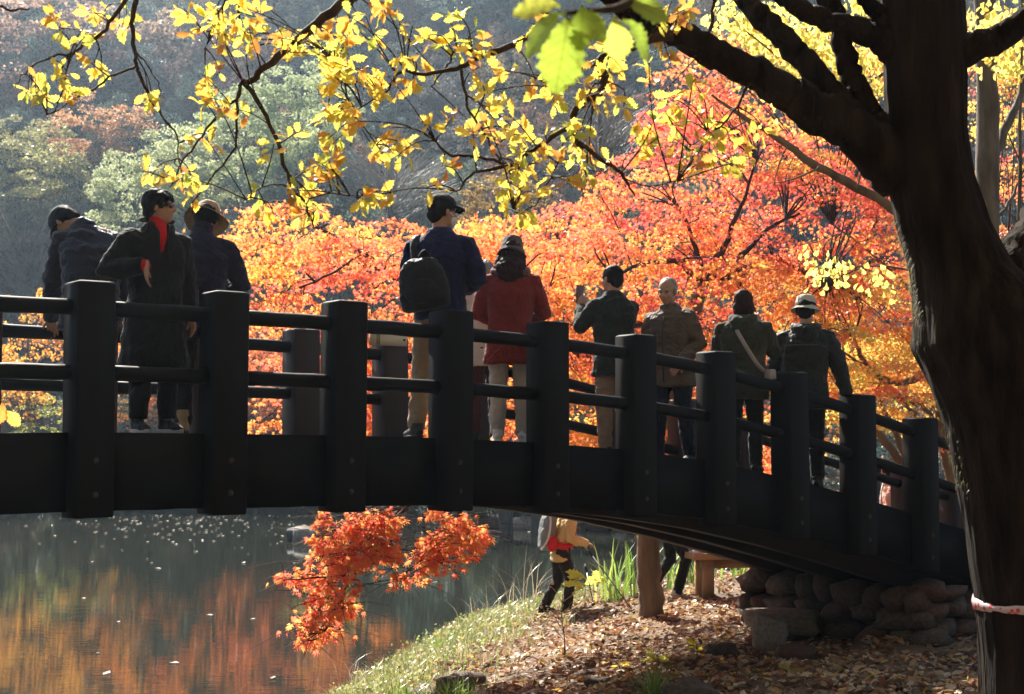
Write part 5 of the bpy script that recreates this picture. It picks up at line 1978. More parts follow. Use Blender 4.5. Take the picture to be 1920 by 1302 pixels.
# 8 old man
L0 = on_deck(1262, 12.2)
w8 = person('old man with thin grey hair in taupe quilted jacket walking this way', L0, h_for(1262, 12.2, 524, L0[2]), face=146, lean=(0, .05), head=(6, 16, 0),
            arms=(((.25, .04, 1.10), (.21, .17, .88)), ((-.26, -.03, 1.11), (-.16, .14, .94))), hands=(((0, .15, -1), (1, 0, 0), .5), ((.5, .3, -.6), (0, 1, 0), .6)),
            top=dict(mat=taupe, hem=.73, hem_r=.20, sleeve=1.15, fit=1.05, quilt=.004, qz=.055, collar=.04), trousers=dict(mat=denim), shoes=dksole, hair=('balding', MATS['hair_grey'], .003), legs=(((.10, .10, .50), (.10, .12, .085)), ((-.10, -.02, .50), (-.10, -.14, .10))))
r, k, hc, HM = w8['root'], w8['k'], w8['hc'], w8['HM']
for s in (-1, 1):
    t = Sub(HM, hc, k)
    t.ell((s * .030, .0835, .006), (.013, .006, .0055), 10, 6)
    t.build('eye', MATS['black_plastic'], r)
    t = Sub(HM, hc, k)
    t.tube([(s * .014, .096, .027), (s * .032, .094, .032), (s * .05, .082, .026)], .004, k=6)
    t.build('eyebrow', MATS['hair_grey'], r)
t = Sub(HM, hc, k)
t.tube([(-.02, .096, -.0645), (0, .100, -.0645), (.02, .096, -.0645)], [.001, .002, .001], k=6)
t.build('lips', wine, r)
t = Sub(np.eye(3), (0, 0, 0), k)
t.tube([(0, .05 + .128, 1.36), (0, .05 + .150, 1.2), (0, .05 + .145, 1.0), (0, .04 + .14, .76)], .006, k=6)
t.build('zip', black, r)
# 9 woman with bobbed hair
L0 = on_deck(1395, 12.05)
w9 = person('woman with dark bobbed hair in olive hooded jacket, hands raised to her face', L0, h_for(1395, 12.05, 545, L0[2]), face=-16, head=(-4, 4, 0), width=1.05,
            arms=(((.27, .13, 1.14), (.12, .27, 1.40)), ((-.27, .10, 1.12), (-.05, .29, 1.34))), hands=(((-.35, .1, .9), (0, -1, 0), .8), None),
            top=dict(mat=olive, hem=.70, hem_r=.21, sleeve=1.18, fit=1.08, hood=True), trousers=dict(mat=black), shoes=dksole, hair=('bob', MATS['hair_brown'], .004))
# 10 man in the pale hat
L0 = on_deck(1508, 12.5)
w10 = person('man in pale sun hat and dark jacket resting a hand on the railing post', L0, h_for(1508, 12.5, 559, L0[2]), face=-10, head=(-8, 8, 0), width=1.08, lean=(.02, .02),
             arms=(((.31, -.01, 1.10), (.375, .04, .845)), ((-.27, .08, 1.10), (-.14, .26, 1.06))), hands=(((.35, .3, -.75), (.6, 0, .6), .4), None),
             top=dict(mat=cloth('cloth_black_green', (.008, .010, .010), (.016, .019, .018), rough=.6), hem=.72, hem_r=.20, sleeve=1.15, fit=1.06, hood=True), trousers=dict(mat=black), shoes=dksole, hair=('short', MATS['hair_black']),
             hat=('sun', palehat, black, (.135, .03)))
# reflective piping across his back
t = Sub(np.eye(3), (0, 0, 0), w10['k'])
t.tube([(-.17, -.118, 1.285), (-.08, -.142, 1.287), (0.02, -.145, 1.287), (.11, -.136, 1.286), (.19, -.105, 1.27)], .004, k=6)
t.build('piping', cloth('cloth_piping', (.10, .11, .06), (.13, .14, .08)), w10['root'])

# ---- people on the path beyond the bridge
def on_path(px, Y):
    x = (px - 960) / F_PX * Y
    return (x, Y, gz(x, Y))


L0 = on_path(1050, 19.4)
h1 = person('hiker in yellow jacket and dark trousers seen under the bridge', L0, 1.62, face=-72, lean=(0, .10), sh_z=1.37, head=(0, 15, 0),
            arms=(((.24, .06, 1.10), (.18, .34, 1.02)), ((-.24, .08, 1.10), (-.18, .36, 1.0))), hands=(((0, .8, -.25), (.3, 0, .9), 1.1), ((0, .8, -.25), (-.3, 0, .9), 1.1)),
            top=dict(mat=yellow, hem=.76, hem_r=.185, sleeve=1.1, name='yellow_jacket'), trousers=dict(mat=brown, loose=1.1), shoes=dict(mat=brown, sole=MATS['sole_dark']), hair=('short', MATS['hair_black']), hat=('bucket', greyhat, greyhat),
            legs=(((.10, .12, .50), (.10, .06, .085)), ((-.10, .0, .49), (-.10, -.22, .11))))
L0 = on_path(1256, 18.2)
person('walker in grey jacket and dark trousers behind the pale maple trunk', L0, 1.68, face=-80, lean=(0, .04), head=(0, 8, 0), arms=(((.24, .02, 1.1), (.20, .16, .88)), None),
       top=dict(mat=cloth('cloth_grey', (.07, .068, .06), (.11, .105, .095)), hem=.74, hem_r=.19), trousers=dict(mat=black), shoes=dict(mat=cream, sole=MATS['sole_white']), hair=('short', MATS['hair_black']),
       legs=(((.10, .18, .52), (.10, .05, .09)), ((-.10, .02, .50), (-.10, -.26, .12))))
L0 = on_path(1476, 18.6)
person('person in dark trousers and shoes standing beyond the bench', L0, 1.55, face=40, top=dict(mat=black, hem=.75), trousers=dict(mat=black), shoes=dict(mat=blsh, sole=MATS['sole_dark'], yaw=(-20, 30)), hair=('short', MATS['hair_black']))
L0 = on_path(1669, 17.9)
w14 = person('woman in pink coat with long dark hair and white scarf past the railing', L0, h_for(1669, 17.9, 872, L0[2]), face=78, head=(0, 12, 0), arms=(((.24, .05, 1.1), (.1, .26, 1.06)), ((-.24, .06, 1.1), (-.1, .27, 1.06))),
             top=dict(mat=pinkc, hem=.55, hem_r=.22, sleeve=1.12, name='coat'), trousers=dict(mat=black), shoes=dksole, hair=('long', MATS['hair_black'], .006))
t = Sub(np.eye(3), (0, 0, 0), w14['k'])
t.tube(catmull([(.03, .10, 1.47), (.05, .135, 1.36), (.04, .155, 1.2), (.03, .16, 1.02)], 3), lerp_list([.04, .05, .05, .04], 10), k=10, ref=(1, 0, 0), ry=.016)
t.tube(catmull([(.08, .03, 1.47), (0, .09, 1.46), (-.08, .03, 1.47), (0, -.07, 1.5), (.08, .03, 1.47)], 4), .03, k=8)
link('scarf', remesh(t, .011, 2, wrinkle=.008), white, w14['root'])
L0 = on_path(1634, 18.3)
w15 = person('person in navy jacket with red trim just left of the pink coat', L0, h_for(1634, 18.3, 872, L0[2]), face=-60, head=(0, 10, 0), top=dict(mat=cloth('cloth_navy_b', (.02, .03, .06), (.035, .05, .09)), hem=.72), trousers=dict(mat=black), shoes=dksole, hair=('bob', MATS['hair_brown']))

# ---- things the people carry
# black backpack on the tall man
bp_ = empty('backpack', w4['root'].location, w4['root'].rotation_euler[2])
tag(bp_, 'black backpack slung on the left shoulder of the man in the cap', 'backpack')
kb = w4['k']
t = Sub(rotm(4, 0, -9), np.array([-.055, -.215, 1.075]) * kb, kb * .86)
rr = []
for z, wx, dy in ((-.215, .16, .07), (-.20, .19, .085), (-.10, .20, .095), (.02, .195, .092), (.12, .165, .08), (.18, .12, .06), (.205, .06, .03)):
    rr.append(np.array([[math.copysign(abs(math.cos(a)) ** .6, math.cos(a)) * wx, math.copysign(abs(math.sin(a)) ** .6, math.sin(a)) * dy, z] for a in np.linspace(0, 2 * math.pi, 28, endpoint=False)]))
t.rings(rr)
pk_mat = cloth('pack_black', (.005, .0045, .0055), (.011, .010, .012), rough=.6, spec=.15)
link('bag', remesh(t, .011, 2, wrinkle=.009, seed=4), pk_mat, bp_)
t = Sub(rotm(4, 0, -9), np.array([-.055, -.215, 1.075]) * kb, kb * .86)
t.ell((0, -.085, -.07), (.145, .035, .10), 20, 12)
link('pocket', remesh(t, .01, 2, wrinkle=.006, seed=9), pk_mat, bp_)
for pts in ([(-.13, -.17, 1.24), (-.165, -.10, 1.38), (-.16, .0, 1.435), (-.155, .09, 1.36), (-.17, .12, 1.2), (-.2, .0, 1.02), (-.2, -.15, .96)], [(-.02, -.2, 1.25), (-.04, -.22, 1.29), (-.08, -.2, 1.25)]):
    t = Sub(np.eye(3), (0, 0, 0), kb)
    t.tube(catmull(pts, 4), .022, k=8, ry=.010, ref=(1, 0, 0))
    t.build('strap', pk_mat, bp_)
# phone
wr = np.array(w7['arms'][1][2])
ph_c = loc_of(w7, wr + np.array([.0, .02, .115]))
ph = empty('smartphone', ph_c, w7['root'].rotation_euler[2] + .1)
tag(ph, 'dark smartphone held up by the man in the green jacket', 'phone')
t = MB()
t.box((0, 0, 0), (.078, .009, .155))
t.build('case', MATS['black_plastic'], ph, smooth=False)
scm = bpy.data.materials.new('phone_screen')
scm.use_nodes = True
b = scm.node_tree.nodes['Principled BSDF']
b.inputs['Base Color'].default_value = (.02, .02, .025, 1)
b.inputs['Emission Color'].default_value = (.25, .10, .10, 1)
b.inputs['Emission Strength'].default_value = .05
t = MB()
t.box((0, -.0055, .003), (.070, .002, .138))
t.build('screen', scm, ph, smooth=False)
t = MB()
t.box((.02, .0055, .055), (.03, .003, .03))
t.build('lens_block', MATS['iron'], ph, smooth=False)
# shoulder bag with pale strap
sb = empty('shoulder_bag', w9['root'].location, w9['root'].rotation_euler[2])
tag(sb, 'pale shoulder bag with its strap across the olive jacket', 'bag')
k9 = w9['k']
strap_m = cloth('cloth_strap', (.32, .29, .29), (.42, .39, .38))
t = Sub(np.eye(3), (0, 0, 0), k9)
t.tube(catmull([(-.10, .02, 1.475), (-.09, -.10, 1.42), (-.02, -.165, 1.29), (.06, -.168, 1.15), (.14, -.145, 1.02), (.20, -.09, .95)], 4), .021, k=8, ry=.005, ref=(.7, 0, .7))
t.build('strap', strap_m, sb)
t = Sub(rotm(-50, 0, 0), np.array([.235, -.06, .92]) * k9, k9)
t.box((0, 0, 0), (.17, .07, .10), taper=.9)
link('bag', remesh(t, .009, 3), strap_m, sb)
# hiker's backpack: grey body, white frame edge, red pocket and hip belt
hb = empty('backpack', h1['root'].location, h1['root'].rotation_euler[2])
tag(hb, 'grey and red hiking backpack on the hiker in the yellow jacket', 'backpack')
kh = h1['k']
gpk = cloth('pack_grey', (.16, .17, .16), (.24, .25, .24))
t = Sub(rotm(0, 8, 0), np.array([0, -.20, 1.18]) * kh, kh)
rr = []
for z, wx, dy in ((-.26, .12, .07), (-.22, .15, .09), (0, .16, .11), (.18, .15, .10), (.26, .11, .07)):
    rr.append(np.array([[math.copysign(abs(math.cos(a)) ** .7, math.cos(a)) * wx, math.copysign(abs(math.sin(a)) ** .7, math.sin(a)) * dy, z] for a in np.linspace(0, 2 * math.pi, 24, endpoint=False)]))
t.rings(rr)
link('bag', remesh(t, .012, 2, wrinkle=.008), gpk, hb)
t = Sub(rotm(0, 8, 0), np.array([0, -.20, 1.18]) * kh, kh)
t.ell((.135, .05, -.15), (.05, .085, .12), 16, 10)
t.build('side_pocket', mred, hb)
t = Sub(rotm(0, 8, 0), np.array([0, -.20, 1.18]) * kh, kh)
t.tube(catmull([(.10, -.09, -.26), (.15, -.03, -.1), (.155, -.02, .1), (.12, -.03, .25)], 4), .016, k=8)
t.build('edge_band', white, hb)
t = Sub(np.eye(3), (0, 0, 0), kh)
t.tube(catmull([(.0, -.14, 1.0), (.15, -.08, .99), (.20, .02, .98), (.16, .12, .98), (0, .17, .98), (-.16, .12, .98), (-.2, .02, .98), (-.15, -.08, .99), (0, -.14, 1.0)], 4), .014, k=8, ry=.045, ref=(0, 1, 0))
t.build('hip_belt', mred, hb)
for s in (-1, 1):
    t = Sub(np.eye(3), (0, 0, 0), kh)
    t.tube(catmull([(s * .09, -.1, 1.40), (s * .10, .03, 1.47), (s * .12, .17, 1.36), (s * .14, .19, 1.2), (s * .17, .08, 1.08), (s * .14, -.08, 1.02)], 4), .026, k=8, ry=.010, ref=(1, 0, 0))
    t.build('strap', mred, hb)
t = Sub(np.eye(3), (0, 0, 0), kh)
t.tube([(.205, .06, 1.0), (.20, .07, .85), (.19, .07, .70)], .016, k=6, ry=.004, ref=(0, 1, 0))
t.build('webbing', brown, hb)
# trekking poles
for nm_lab, a0, b0 in (('black trekking pole slanting from the hiker\'s hand to the path', (1106, 1036, 19.2), (1190, 1155, 17.6)), ('thin trekking pole planted just right of the hiker\'s legs', (1098, 1062, 19.9), (1114, 1152, 19.3))):
    A_, B_ = at(*a0), at(*b0)
    B_.z = gz(B_.x, B_.y)
    rt_ = empty('trekking_pole', B_)
    tag(rt_, nm_lab, 'pole')
    rt_.location = (0, 0, 0)
    d = (B_ - A_).normalized()
    t = MB()
    t.tube([A_ + d * .1, A_.lerp(B_, .5), B_], [.010, .009, .006], k=8)
    t.build('shaft', MATS['black_plastic'], rt_)
    t = MB()
    t.tube([A_ - d * .03, A_ + d * .02, A_ + d * .11], [.02, .016, .015], k=10)
    t.build('grip', MATS['sole_dark'], rt_)
    t = MB()
    t.tube([B_ - d * .06, B_ - d * .05], [.03, .03], k=12)
    t.build('basket', MATS['black_plastic'], rt_)
# ------------------------------------------------------------------ stones, bench, signs


def rock_mesh(seed, sub=3, sq=(1, 1, 1), rough=.22, flat=0.0, block=.45):
    bm = bmesh.new()
    bmesh.ops.create_icosphere(bm, subdivisions=sub, radius=1)
    for v in bm.verts:
        p = v.co.copy()
        # blocky: push towards a rounded box
        m = max(abs(p.x), abs(p.y), abs(p.z))
        p = p.lerp(p / m * .82, block)
        n = noise.noise(p * 1.3 + Vector((seed * 3.1, seed, 0))) * rough * 1.3 + noise.noise(p * 3.1 + Vector((0, seed * 2.2, 0))) * rough * .5 + noise.noise(p * 7 + Vector((seed, 0, 3))) * rough * .18
        p = p * (1 + n)
        if flat and p.z > flat: p.z = flat + (p.z - flat) * .15
        v.co = Vector((p.x * sq[0], p.y * sq[1], p.z * sq[2]))
    me = bpy.data.meshes.new('stone')
    bm.to_mesh(me)
    bm.free()
    me.polygons.foreach_set('use_smooth', np.ones(len(me.polygons), dtype=bool))
    return me


stone_ms = []
for k in range(8):
    me = rock_mesh(k + 1, 2, (1, .8, .8), .26, 0, .8)
    me.materials.append(MATS[('stone', 'stone_red', 'stone', 'stone_red')[k % 4]])
    stone_ms.append(me)
wall = empty('stone_wall', (0, 0, 0))
tag(wall, 'rough fieldstone abutment wall under the right end of the bridge', 'wall')
rw = random.Random(17)
t = MB()
rr = []
AI = 8.95


def bxy(i, w, z):
    p = P0 + BD * (i * BS) + BN * w
    return Vector((p[0], p[1], z))


ztop = deck_z(AI) - .60
zb = .45
for s, e in ((AI + .28, 12.6),):
    V = [bxy(s, .15, zb), bxy(e, .15, zb), bxy(e, 2.1, zb), bxy(s, 2.1, zb), bxy(s, .15, deck_z(s) - .66), bxy(e, .15, deck_z(e) - .1), bxy(e, 2.1, deck_z(e) - .1), bxy(s, 2.1, deck_z(s) - .66)]
    t.add([list(v) for v in V], [[0, 3, 2, 1], [4, 5, 6, 7], [0, 1, 5, 4], [1, 2, 6, 5], [2, 3, 7, 6], [3, 0, 4, 7]])
t.build('core', MATS['soil'], wall, smooth=False)


def lay(i0, w0, i1, w1, zt0, zt1, face):
    """courses of stones from (i0,w0) to (i1,w1)"""
    a, b_ = bxy(i0, w0, 0), bxy(i1, w1, 0)
    L_ = (b_ - a).length
    d = (b_ - a).normalized()
    z = zb + .05
    row = 0
    while z < max(zt0, zt1):
        h = rw.uniform(.14, .25)
        x = -rw.uniform(0, .1)
        while x < L_:
            wd = rw.uniform(.14, .44)
            p = a + d * (x + wd / 2)
            top = zt0 + (zt1 - zt0) * min(1, max(0, (x + wd / 2) / L_))
            if z + h * .4 < top:
                me = rw.choice(stone_ms)
                hh2 = min(h, top - z + .02)
                link('stone', me, None, wall, (p.x, p.y, z + hh2 / 2 + rw.uniform(-.03, .03)), (rw.uniform(-.15, .15), rw.uniform(-.5, .5), math.atan2(d.y, d.x) + rw.uniform(-.2, .2)), (wd * .60, .24, hh2 * rw.uniform(.62, .82)))
            x += wd * .98
        z += h * .93
        row += 1


lay(AI + .12, 2.25, AI + .12, .0, ztop - .02, ztop - .02, 0)
lay(AI + .1, .02, 12.4, .02, ztop - .02, deck_z(12.4) - .5, 1)


def boulder(label, px, py, Y, s, seed, mat='stone', flat=0.0, sink=.35, rz=0.0, on=None):
    p = at(px, py, Y)
    z = gz(p.x, p.y) if on is None else on
    me = rock_mesh(seed, 3, (1, .85, .75), .26, flat)
    me.materials.append(MATS[mat])
    o = link('boulder', me, None, None, (p.x, p.y, z + s[2] * (1 - sink) * .5), (0, 0, rz), s)
    tag(o, label, 'rock')
    return o


boulder('pale upright boulder standing at the foot of the stone wall', 1442, 1150, 13.3, (.17, .18, .25), 33, 'stone_pale', sink=-.2)
boulder('flat-topped pale stone slab behind the upright boulder', 1465, 1120, 13.9, (.36, .3, .24), 8, 'stone_pale', flat=.45, sink=-.7)
boulder('small brown boulder left of the stone wall in the shade', 1352, 1180, 13.1, (.17, .15, .12), 12, 'stone')
boulder('dark boulder at the bottom of the picture below the bench', 1292, 1288, 10.6, (.24, .2, .2), 5, 'stone', sink=0)
boulder('low broad stone in the leaf litter near the bottom edge', 1130, 1245, 12.4, (.17, .14, .08), 6, 'stone')
boulder('slanted grey boulder on the grassy shore slope, larger of the two', 862, 1245, 13.6, (.26, .2, .18), 9, 'stone', sink=.1, rz=.5)
boulder('dark boulder on the grassy slope nearest the water', 795, 1262, 13.9, (.19, .16, .13), 10, 'stone', sink=.1)
boulder('half buried stone at the bottom edge left of centre', 1000, 1290, 11.9, (.3, .2, .13), 14, 'stone')
boulder('small stone among leaves right of the dead weed', 1105, 1212, 13.6, (.13, .1, .07), 15, 'stone')
boulder('mossy stone at the wall foot in deep shade', 1490, 1205, 12.9, (.2, .18, .14), 21, 'stone_red', sink=.1)
for k, (px, py, s, lab) in enumerate(((556, 1003, .30, 'dark wet rock rising from the pond left of the hanging leaves'), (572, 1003, .34, 'pale grey rock in the pond touching the hanging leaves'))):
    p = at(px, py + 8, 40.0)
    me = rock_mesh(30 + k, 3, (1, .8, .9), .2)
    me.materials.append(MATS['stone_dark' if k == 0 else 'stone_pale'])
    o = link('boulder', me, None, None, (p.x, 40.0 - .2 * k, .12), (0, 0, k), (s, s, s))
    tag(o, lab, 'rock')
rs_ = random.Random(4)
shl = ['leftmost pale rock on the far shore seen under the bridge', 'second pale rock along the far shore under the bridge', 'third low rock of the far shore beside the water line', 'fourth grey rock of the far shore, left of the hiker', 'grey rock on the far shore just right of the hiker', 'flat blue-grey rock on the far shore right of the hiker']
for k, px in enumerate((850, 893, 935, 985, 1118, 1158)):
    x = (px - 960) / F_PX * 42
    yy = 40.0
    while float(hill_z(x, yy)) < .05 and yy < 50: yy += .1
    x = (px - 960) / F_PX * yy
    me = rock_mesh(50 + k, 2, (1.5, .8, .7), .2)
    me.materials.append(MATS['stone_pale' if k % 2 else 'stone'])
    o = link('shore_rock', me, None, None, (x, yy - .3, .1), (0, 0, rs_.uniform(0, 3)), (rs_.uniform(.25, .5),) * 3)
    tag(o, shl[k], 'rock', 'rocks along the far shore')

pmat('bench_wood', (.26, .15, .07), (.40, .25, .13), scale=4, rough=.65, bump=.4, bscale=16, stretch=(.12, 1, 1))
pmat('paper', (.42, .36, .34), (.62, .58, .55), scale=30, rough=.5, bump=.1, bscale=40)
bx = at(1365, 1125, 18.0)
bench = empty('park_bench', (bx.x, 18.0, gz(bx.x, 18.0)), R(12))
tag(bench, 'low timber bench of thick planks standing under the bridge', 'bench')
zz0 = .0
for k, yy in enumerate((-.15, 0, .15)):
    t = MB()
    t.box((0, yy, .455), (1.02, .138, .075))
    t.build('seat_plank', MATS['bench_wood'], bench, smooth=False)
t = MB()
t.box((.04, 0, .355), (.80, .09, .12))
t.build('beam', MATS['bench_wood'], bench, smooth=False)
for x in (-.31, .40):
    for y in (-.13, .13):
        t = MB()
        t.box((x, y, .175), (.13, .1, .48))
        t.build('leg', MATS['bench_wood'], bench, smooth=False)
pd = empty('folded_map', (0, 0, 0))
pd.location = bench.location + Vector((-.22, -.05, .497))
pd.rotation_euler = (0, 0, R(20))
tag(pd, 'folded pale sheet lying on the left end of the bench', 'paper')
t = MB()
t.add([[-.25, -.1, .0], [.0, -.11, .045], [.25, -.1, .02], [-.25, .1, .01], [.0, .11, .05], [.25, .1, .015], [-.25, -.1, -.004], [.25, -.1, -.004], [-.25, .1, -.004], [.25, .1, -.004]],
      [[0, 1, 4, 3], [1, 2, 5, 4], [0, 3, 8, 6], [2, 7, 9, 5], [6, 8, 9, 7]], [[0, 6, 1], [1, 6, 7], [1, 7, 2], [3, 4, 8], [4, 9, 8], [4, 5, 9]])
t.build('sheet', MATS['paper'], pd, smooth=False)
st_ = at(1312, 1132, 17.4)
me = rock_mesh(61, 3, (1, .8, .5), .1, .3)
me.materials.append(MATS['stone_pale'])
o = link('stepping_stone', me, None, None, (st_.x, 17.4, gz(st_.x, 17.4) + .0), (0, 0, .3), (.17, .14, .12))
tag(o, 'flat pale stepping stone in front of the bench', 'rock')
# cream board fixed to the far railing
pmat('board_cream', (.36, .33, .24), (.44, .41, .31), scale=10, rough=.6, bump=.1, bscale=40)
sp_ = at(728, 637, float(far_rail_y(728)) - .17)
sgn = empty('sign_board', sp_, BANG)
tag(sgn, 'small cream board fixed to the far railing beside the man with the backpack', 'sign')
t = MB()
t.box((0, 0, 0), (.36, .03, .105))
t.build('panel', MATS['board_cream'], sgn, smooth=False)
for x in (-.12, -.10, .15):
    t = MB()
    t.box((x, -.017, 0), (.006, .006, .10) if x < 0 else (.02, .004, .02))
    t.build('bracket', MATS['iron'], sgn, smooth=False)
t = MB()
t.box((0, .055, -.02), (.05, .08, .05))
t.build('mount', MATS['iron'], sgn, smooth=False)

# ------------------------------------------------------------------ leaf litter, grass and plants
rg = np.random.default_rng(77)
# fallen leaves
n = 62000
Y = 8.6 + (25.5 - 8.6) * rg.uniform(0, 1, n) ** 1.25
X = (rg.uniform(560, 1960, n) - 960) / F_PX * Y
d = inland(X, Y)
pt_ = .5 + .5 * np.sin(X * 2.1 + 1.3 * np.sin(Y * 1.7)) * np.cos(Y * 1.3 + np.sin(X * 2.7))
keep = (d > .35) & (rg.uniform(size=n) < np.clip(.12 + .5 * (d - .4), .1, 1.0) * (.3 + .7 * pt_))
X, Y = X[keep], Y[keep]
n = len(X)
Z = ground_z(X, Y) + rg.uniform(.004, .035, n)
LT = (np.array([[0, -.5, 0], [-.26, -.1, .10], [-.2, .3, .07], [0, .55, .12], [.22, .28, .05], [.28, -.12, .11], [0, 0, -.02]]), np.array([[6, 0, 5], [6, 5, 4], [6, 4, 3], [6, 3, 2], [6, 2, 1], [6, 1, 0]]))
D = unit(n, rg)
D[:, 2] *= .35
Nn = unit(n, rg) * .65 + np.array([0, .1, 1])
V, Fc = scatter(LT[0], LT[1], np.stack([X, Y, Z], 1), frames(D, Nn), rg.uniform(.03, .115, n))
LC = np.array([(.30, .17, .085), (.42, .28, .15), (.17, .09, .05), (.50, .40, .27), (.36, .14, .06), (.58, .42, .10), (.24, .15, .10), (.46, .36, .26)])
lc = 1.25 * LC[rg.choice(8, p=[.18, .19, .12, .17, .09, .05, .09, .11], size=n)] * rg.uniform(.75, 1.15, size=(n, 1))
o = link('fallen_leaves', mesh_np('fallen_leaves', V, Fc, np.repeat(lc, 7, axis=0)), MATS['litter'])
tag(o, 'dry brown leaves carpeting the bank', 'leaves', kind='stuff')


def blades(base, n_each, h, w_, spread, rng, col, lean=.5, seg=4):
    """curved grass blades round every base point"""
    Vs, Qs, Cs, off = [], [], [], 0
    N_ = len(base) * n_each
    B = np.repeat(base, n_each, axis=0) + np.concatenate([rng.normal(0, spread, (N_, 2)), np.zeros((N_, 1))], 1)
    a = rng.uniform(0, 2 * math.pi, N_)
    hh_ = rng.uniform(*h, N_)
    ln = rng.uniform(.15, 1.0, N_) * lean
    ww = rng.uniform(*w_, N_)
    dx, dy = np.cos(a), np.sin(a)
    rows = []
    for s in range(seg + 1):
        t_ = s / seg
        cx = B[:, 0] + dx * hh_ * ln * t_ ** 2
        cy_ = B[:, 1] + dy * hh_ * ln * t_ ** 2
        cz = B[:, 2] + hh_ * (t_ - .38 * ln * t_ ** 2.4)
        wv = ww * (1 - t_ ** 1.6) + .0005
        rows.append(np.stack([cx - dy * wv, cy_ + dx * wv, cz], 1))
        rows.append(np.stack([cx + dy * wv, cy_ - dx * wv, cz], 1))
    V = np.stack(rows, 1).reshape(-1, 3)
    k = 2 * (seg + 1)
    Q = []
    for s in range(seg):
        Q.append([2 * s, 2 * s + 1, 2 * s + 3, 2 * s + 2])
    Q = (np.array(Q)[None] + (np.arange(N_) * k)[:, None, None]).reshape(-1, 4)
    c = np.array(col)[rng.integers(0, len(col), N_)] * rng.uniform(.7, 1.15, size=(N_, 1))
    return V, Q, np.repeat(c, k, axis=0)


# short grass and ground cover along the water
n = 5200
t_ = rg.uniform(0, 1, n)
sy = 9 + 17 * t_
shx = np.interp(sy, SHORE[:, 1], SHORE[:, 0])
off = np.abs(rg.normal(0, .75, n)) + .02
X, Y = shx + off, sy + rg.normal(0, .2, n)
far_side = rg.uniform(size=n) < .3
X = np.where(far_side, rg.uniform(-.6, 6, n), X)
Y = np.where(far_side, np.interp(X, SHORE[5:, 0], SHORE[5:, 1]) - np.abs(rg.normal(0, 1.1, n)), Y)
keep = inland(X, Y) > .03
base = np.stack([X, Y, ground_z(X, Y) - .01], 1)[keep]
GC = [(.22, .30, .06), (.34, .38, .10), (.16, .24, .05), (.42, .40, .18), (.46, .38, .22)]
V, Q, c = blades(base, 6, (.07, .26), (.003, .007), .06, rg, GC, lean=.9, seg=3)
o = link('bank_grass', mesh_np('bank_grass', V, Q, c), MATS['grass'])
tag(o, 'short pale green grass along the pond edge', 'grass', kind='stuff')
# small round-leaved ground cover
n = 9000
ci_ = rg.integers(0, len(base), n)
P = base[ci_] + np.stack([rg.normal(0, .12, n), rg.normal(0, .12, n), rg.uniform(.02, .16, n)], 1)
V, Fc = scatter(GK[0], GK[1], P, frames(unit(n, rg) + np.array([0, 0, .2]), unit(n, rg) * .7 + np.array([-.2, .3, .8])), rg.uniform(.025, .06, n))
gcol = np.array([(.30, .36, .10), (.44, .44, .16), (.22, .30, .07), (.60, .55, .30), (.50, .34, .14)])[rg.integers(0, 5, n)] * rg.uniform(.8, 1.1, size=(n, 1))
o = link('ground_cover', mesh_np('ground_cover', V, Fc, np.repeat(gcol, 6, axis=0)), MATS['grass'])
tag(o, 'low leafy weeds covering the sunny shore slope', 'weeds', kind='stuff')


def tuft(name, label, cat, px, py, Y, n_, h, w_, col, spread=.06, lean=.6, dry=False):
    p = at(px, py, Y)
    x, y = p.x, Y
    z = gz(x, y)
    V, Q, c = blades(np.array([[0, 0, 0.0]]), n_, h, w_, spread, rg, col, lean=lean, seg=6)
    o = link(name, mesh_np(name, V, Q, c), MATS['grass'], None, (x, y, z - .02))
    tag(o, label, cat)
    return o


GG = [(.20, .36, .05), (.30, .45, .08), (.40, .50, .12), (.16, .28, .04)]
tuft('sedge_tuft', 'bright green sedge tuft at the bottom edge beside the dark boulder', 'grass tuft', 1228, 1290, 10.9, 150, (.22, .42), (.004, .007), GG, .05, .95)
tuft('sedge_tuft', 'bright green sedge tuft at the bottom edge, right one of the shore pair', 'grass tuft', 855, 1300, 12.6, 190, (.18, .34), (.004, .007), GG, .10, .9)
tuft('sedge_tuft', 'bright green sedge tuft at the bottom edge, left one of the shore pair', 'grass tuft', 765, 1300, 13.6, 170, (.18, .34), (.004, .007), GG, .10, .9)
tuft('sedge_tuft', 'small green grass tuft halfway up the shore slope', 'grass tuft', 832, 1182, 18.2, 90, (.15, .34), (.004, .007), GG, .08, .7)
tuft('iris_clump', 'tall sword-leaved clump between the hiker and the pale maple trunk', 'plant', 1158, 1130, 19.6, 42, (.55, .95), (.012, .02), GG + [(.55, .55, .15)], .14, .8)
tuft('iris_clump', 'tall sword-leaved clump right behind the pale maple trunk', 'plant', 1218, 1125, 20.2, 34, (.5, .95), (.012, .02), GG, .16, .7)
tuft('iris_clump', 'arching sword-leaved clump left of the bench', 'plant', 1288, 1118, 20.0, 40, (.5, .9), (.01, .017), GG, .14, 1.0)
tuft('iris_clump', 'low green leaf clump between the bench legs', 'plant', 1400, 1112, 20.0, 50, (.25, .45), (.01, .016), GG, .2, .8)
DG = [(.52, .42, .26), (.60, .52, .36), (.40, .30, .18)]
tuft('dry_grass', 'dry arching grass at the water edge left of the hiker', 'grass tuft', 985, 1120, 22.5, 34, (.5, 1.15), (.003, .006), DG, .22, 1.0)
tuft('dry_grass', 'thin dry grass on the shore slope nearest the hanging leaves', 'grass tuft', 905, 1150, 22.0, 28, (.35, .8), (.003, .005), DG, .2, 1.0)
tuft('dry_grass', 'pale dry grass low on the shore by the bottom left', 'grass tuft', 700, 1262, 16.5, 40, (.2, .5), (.003, .005), DG, .2, 1.0)
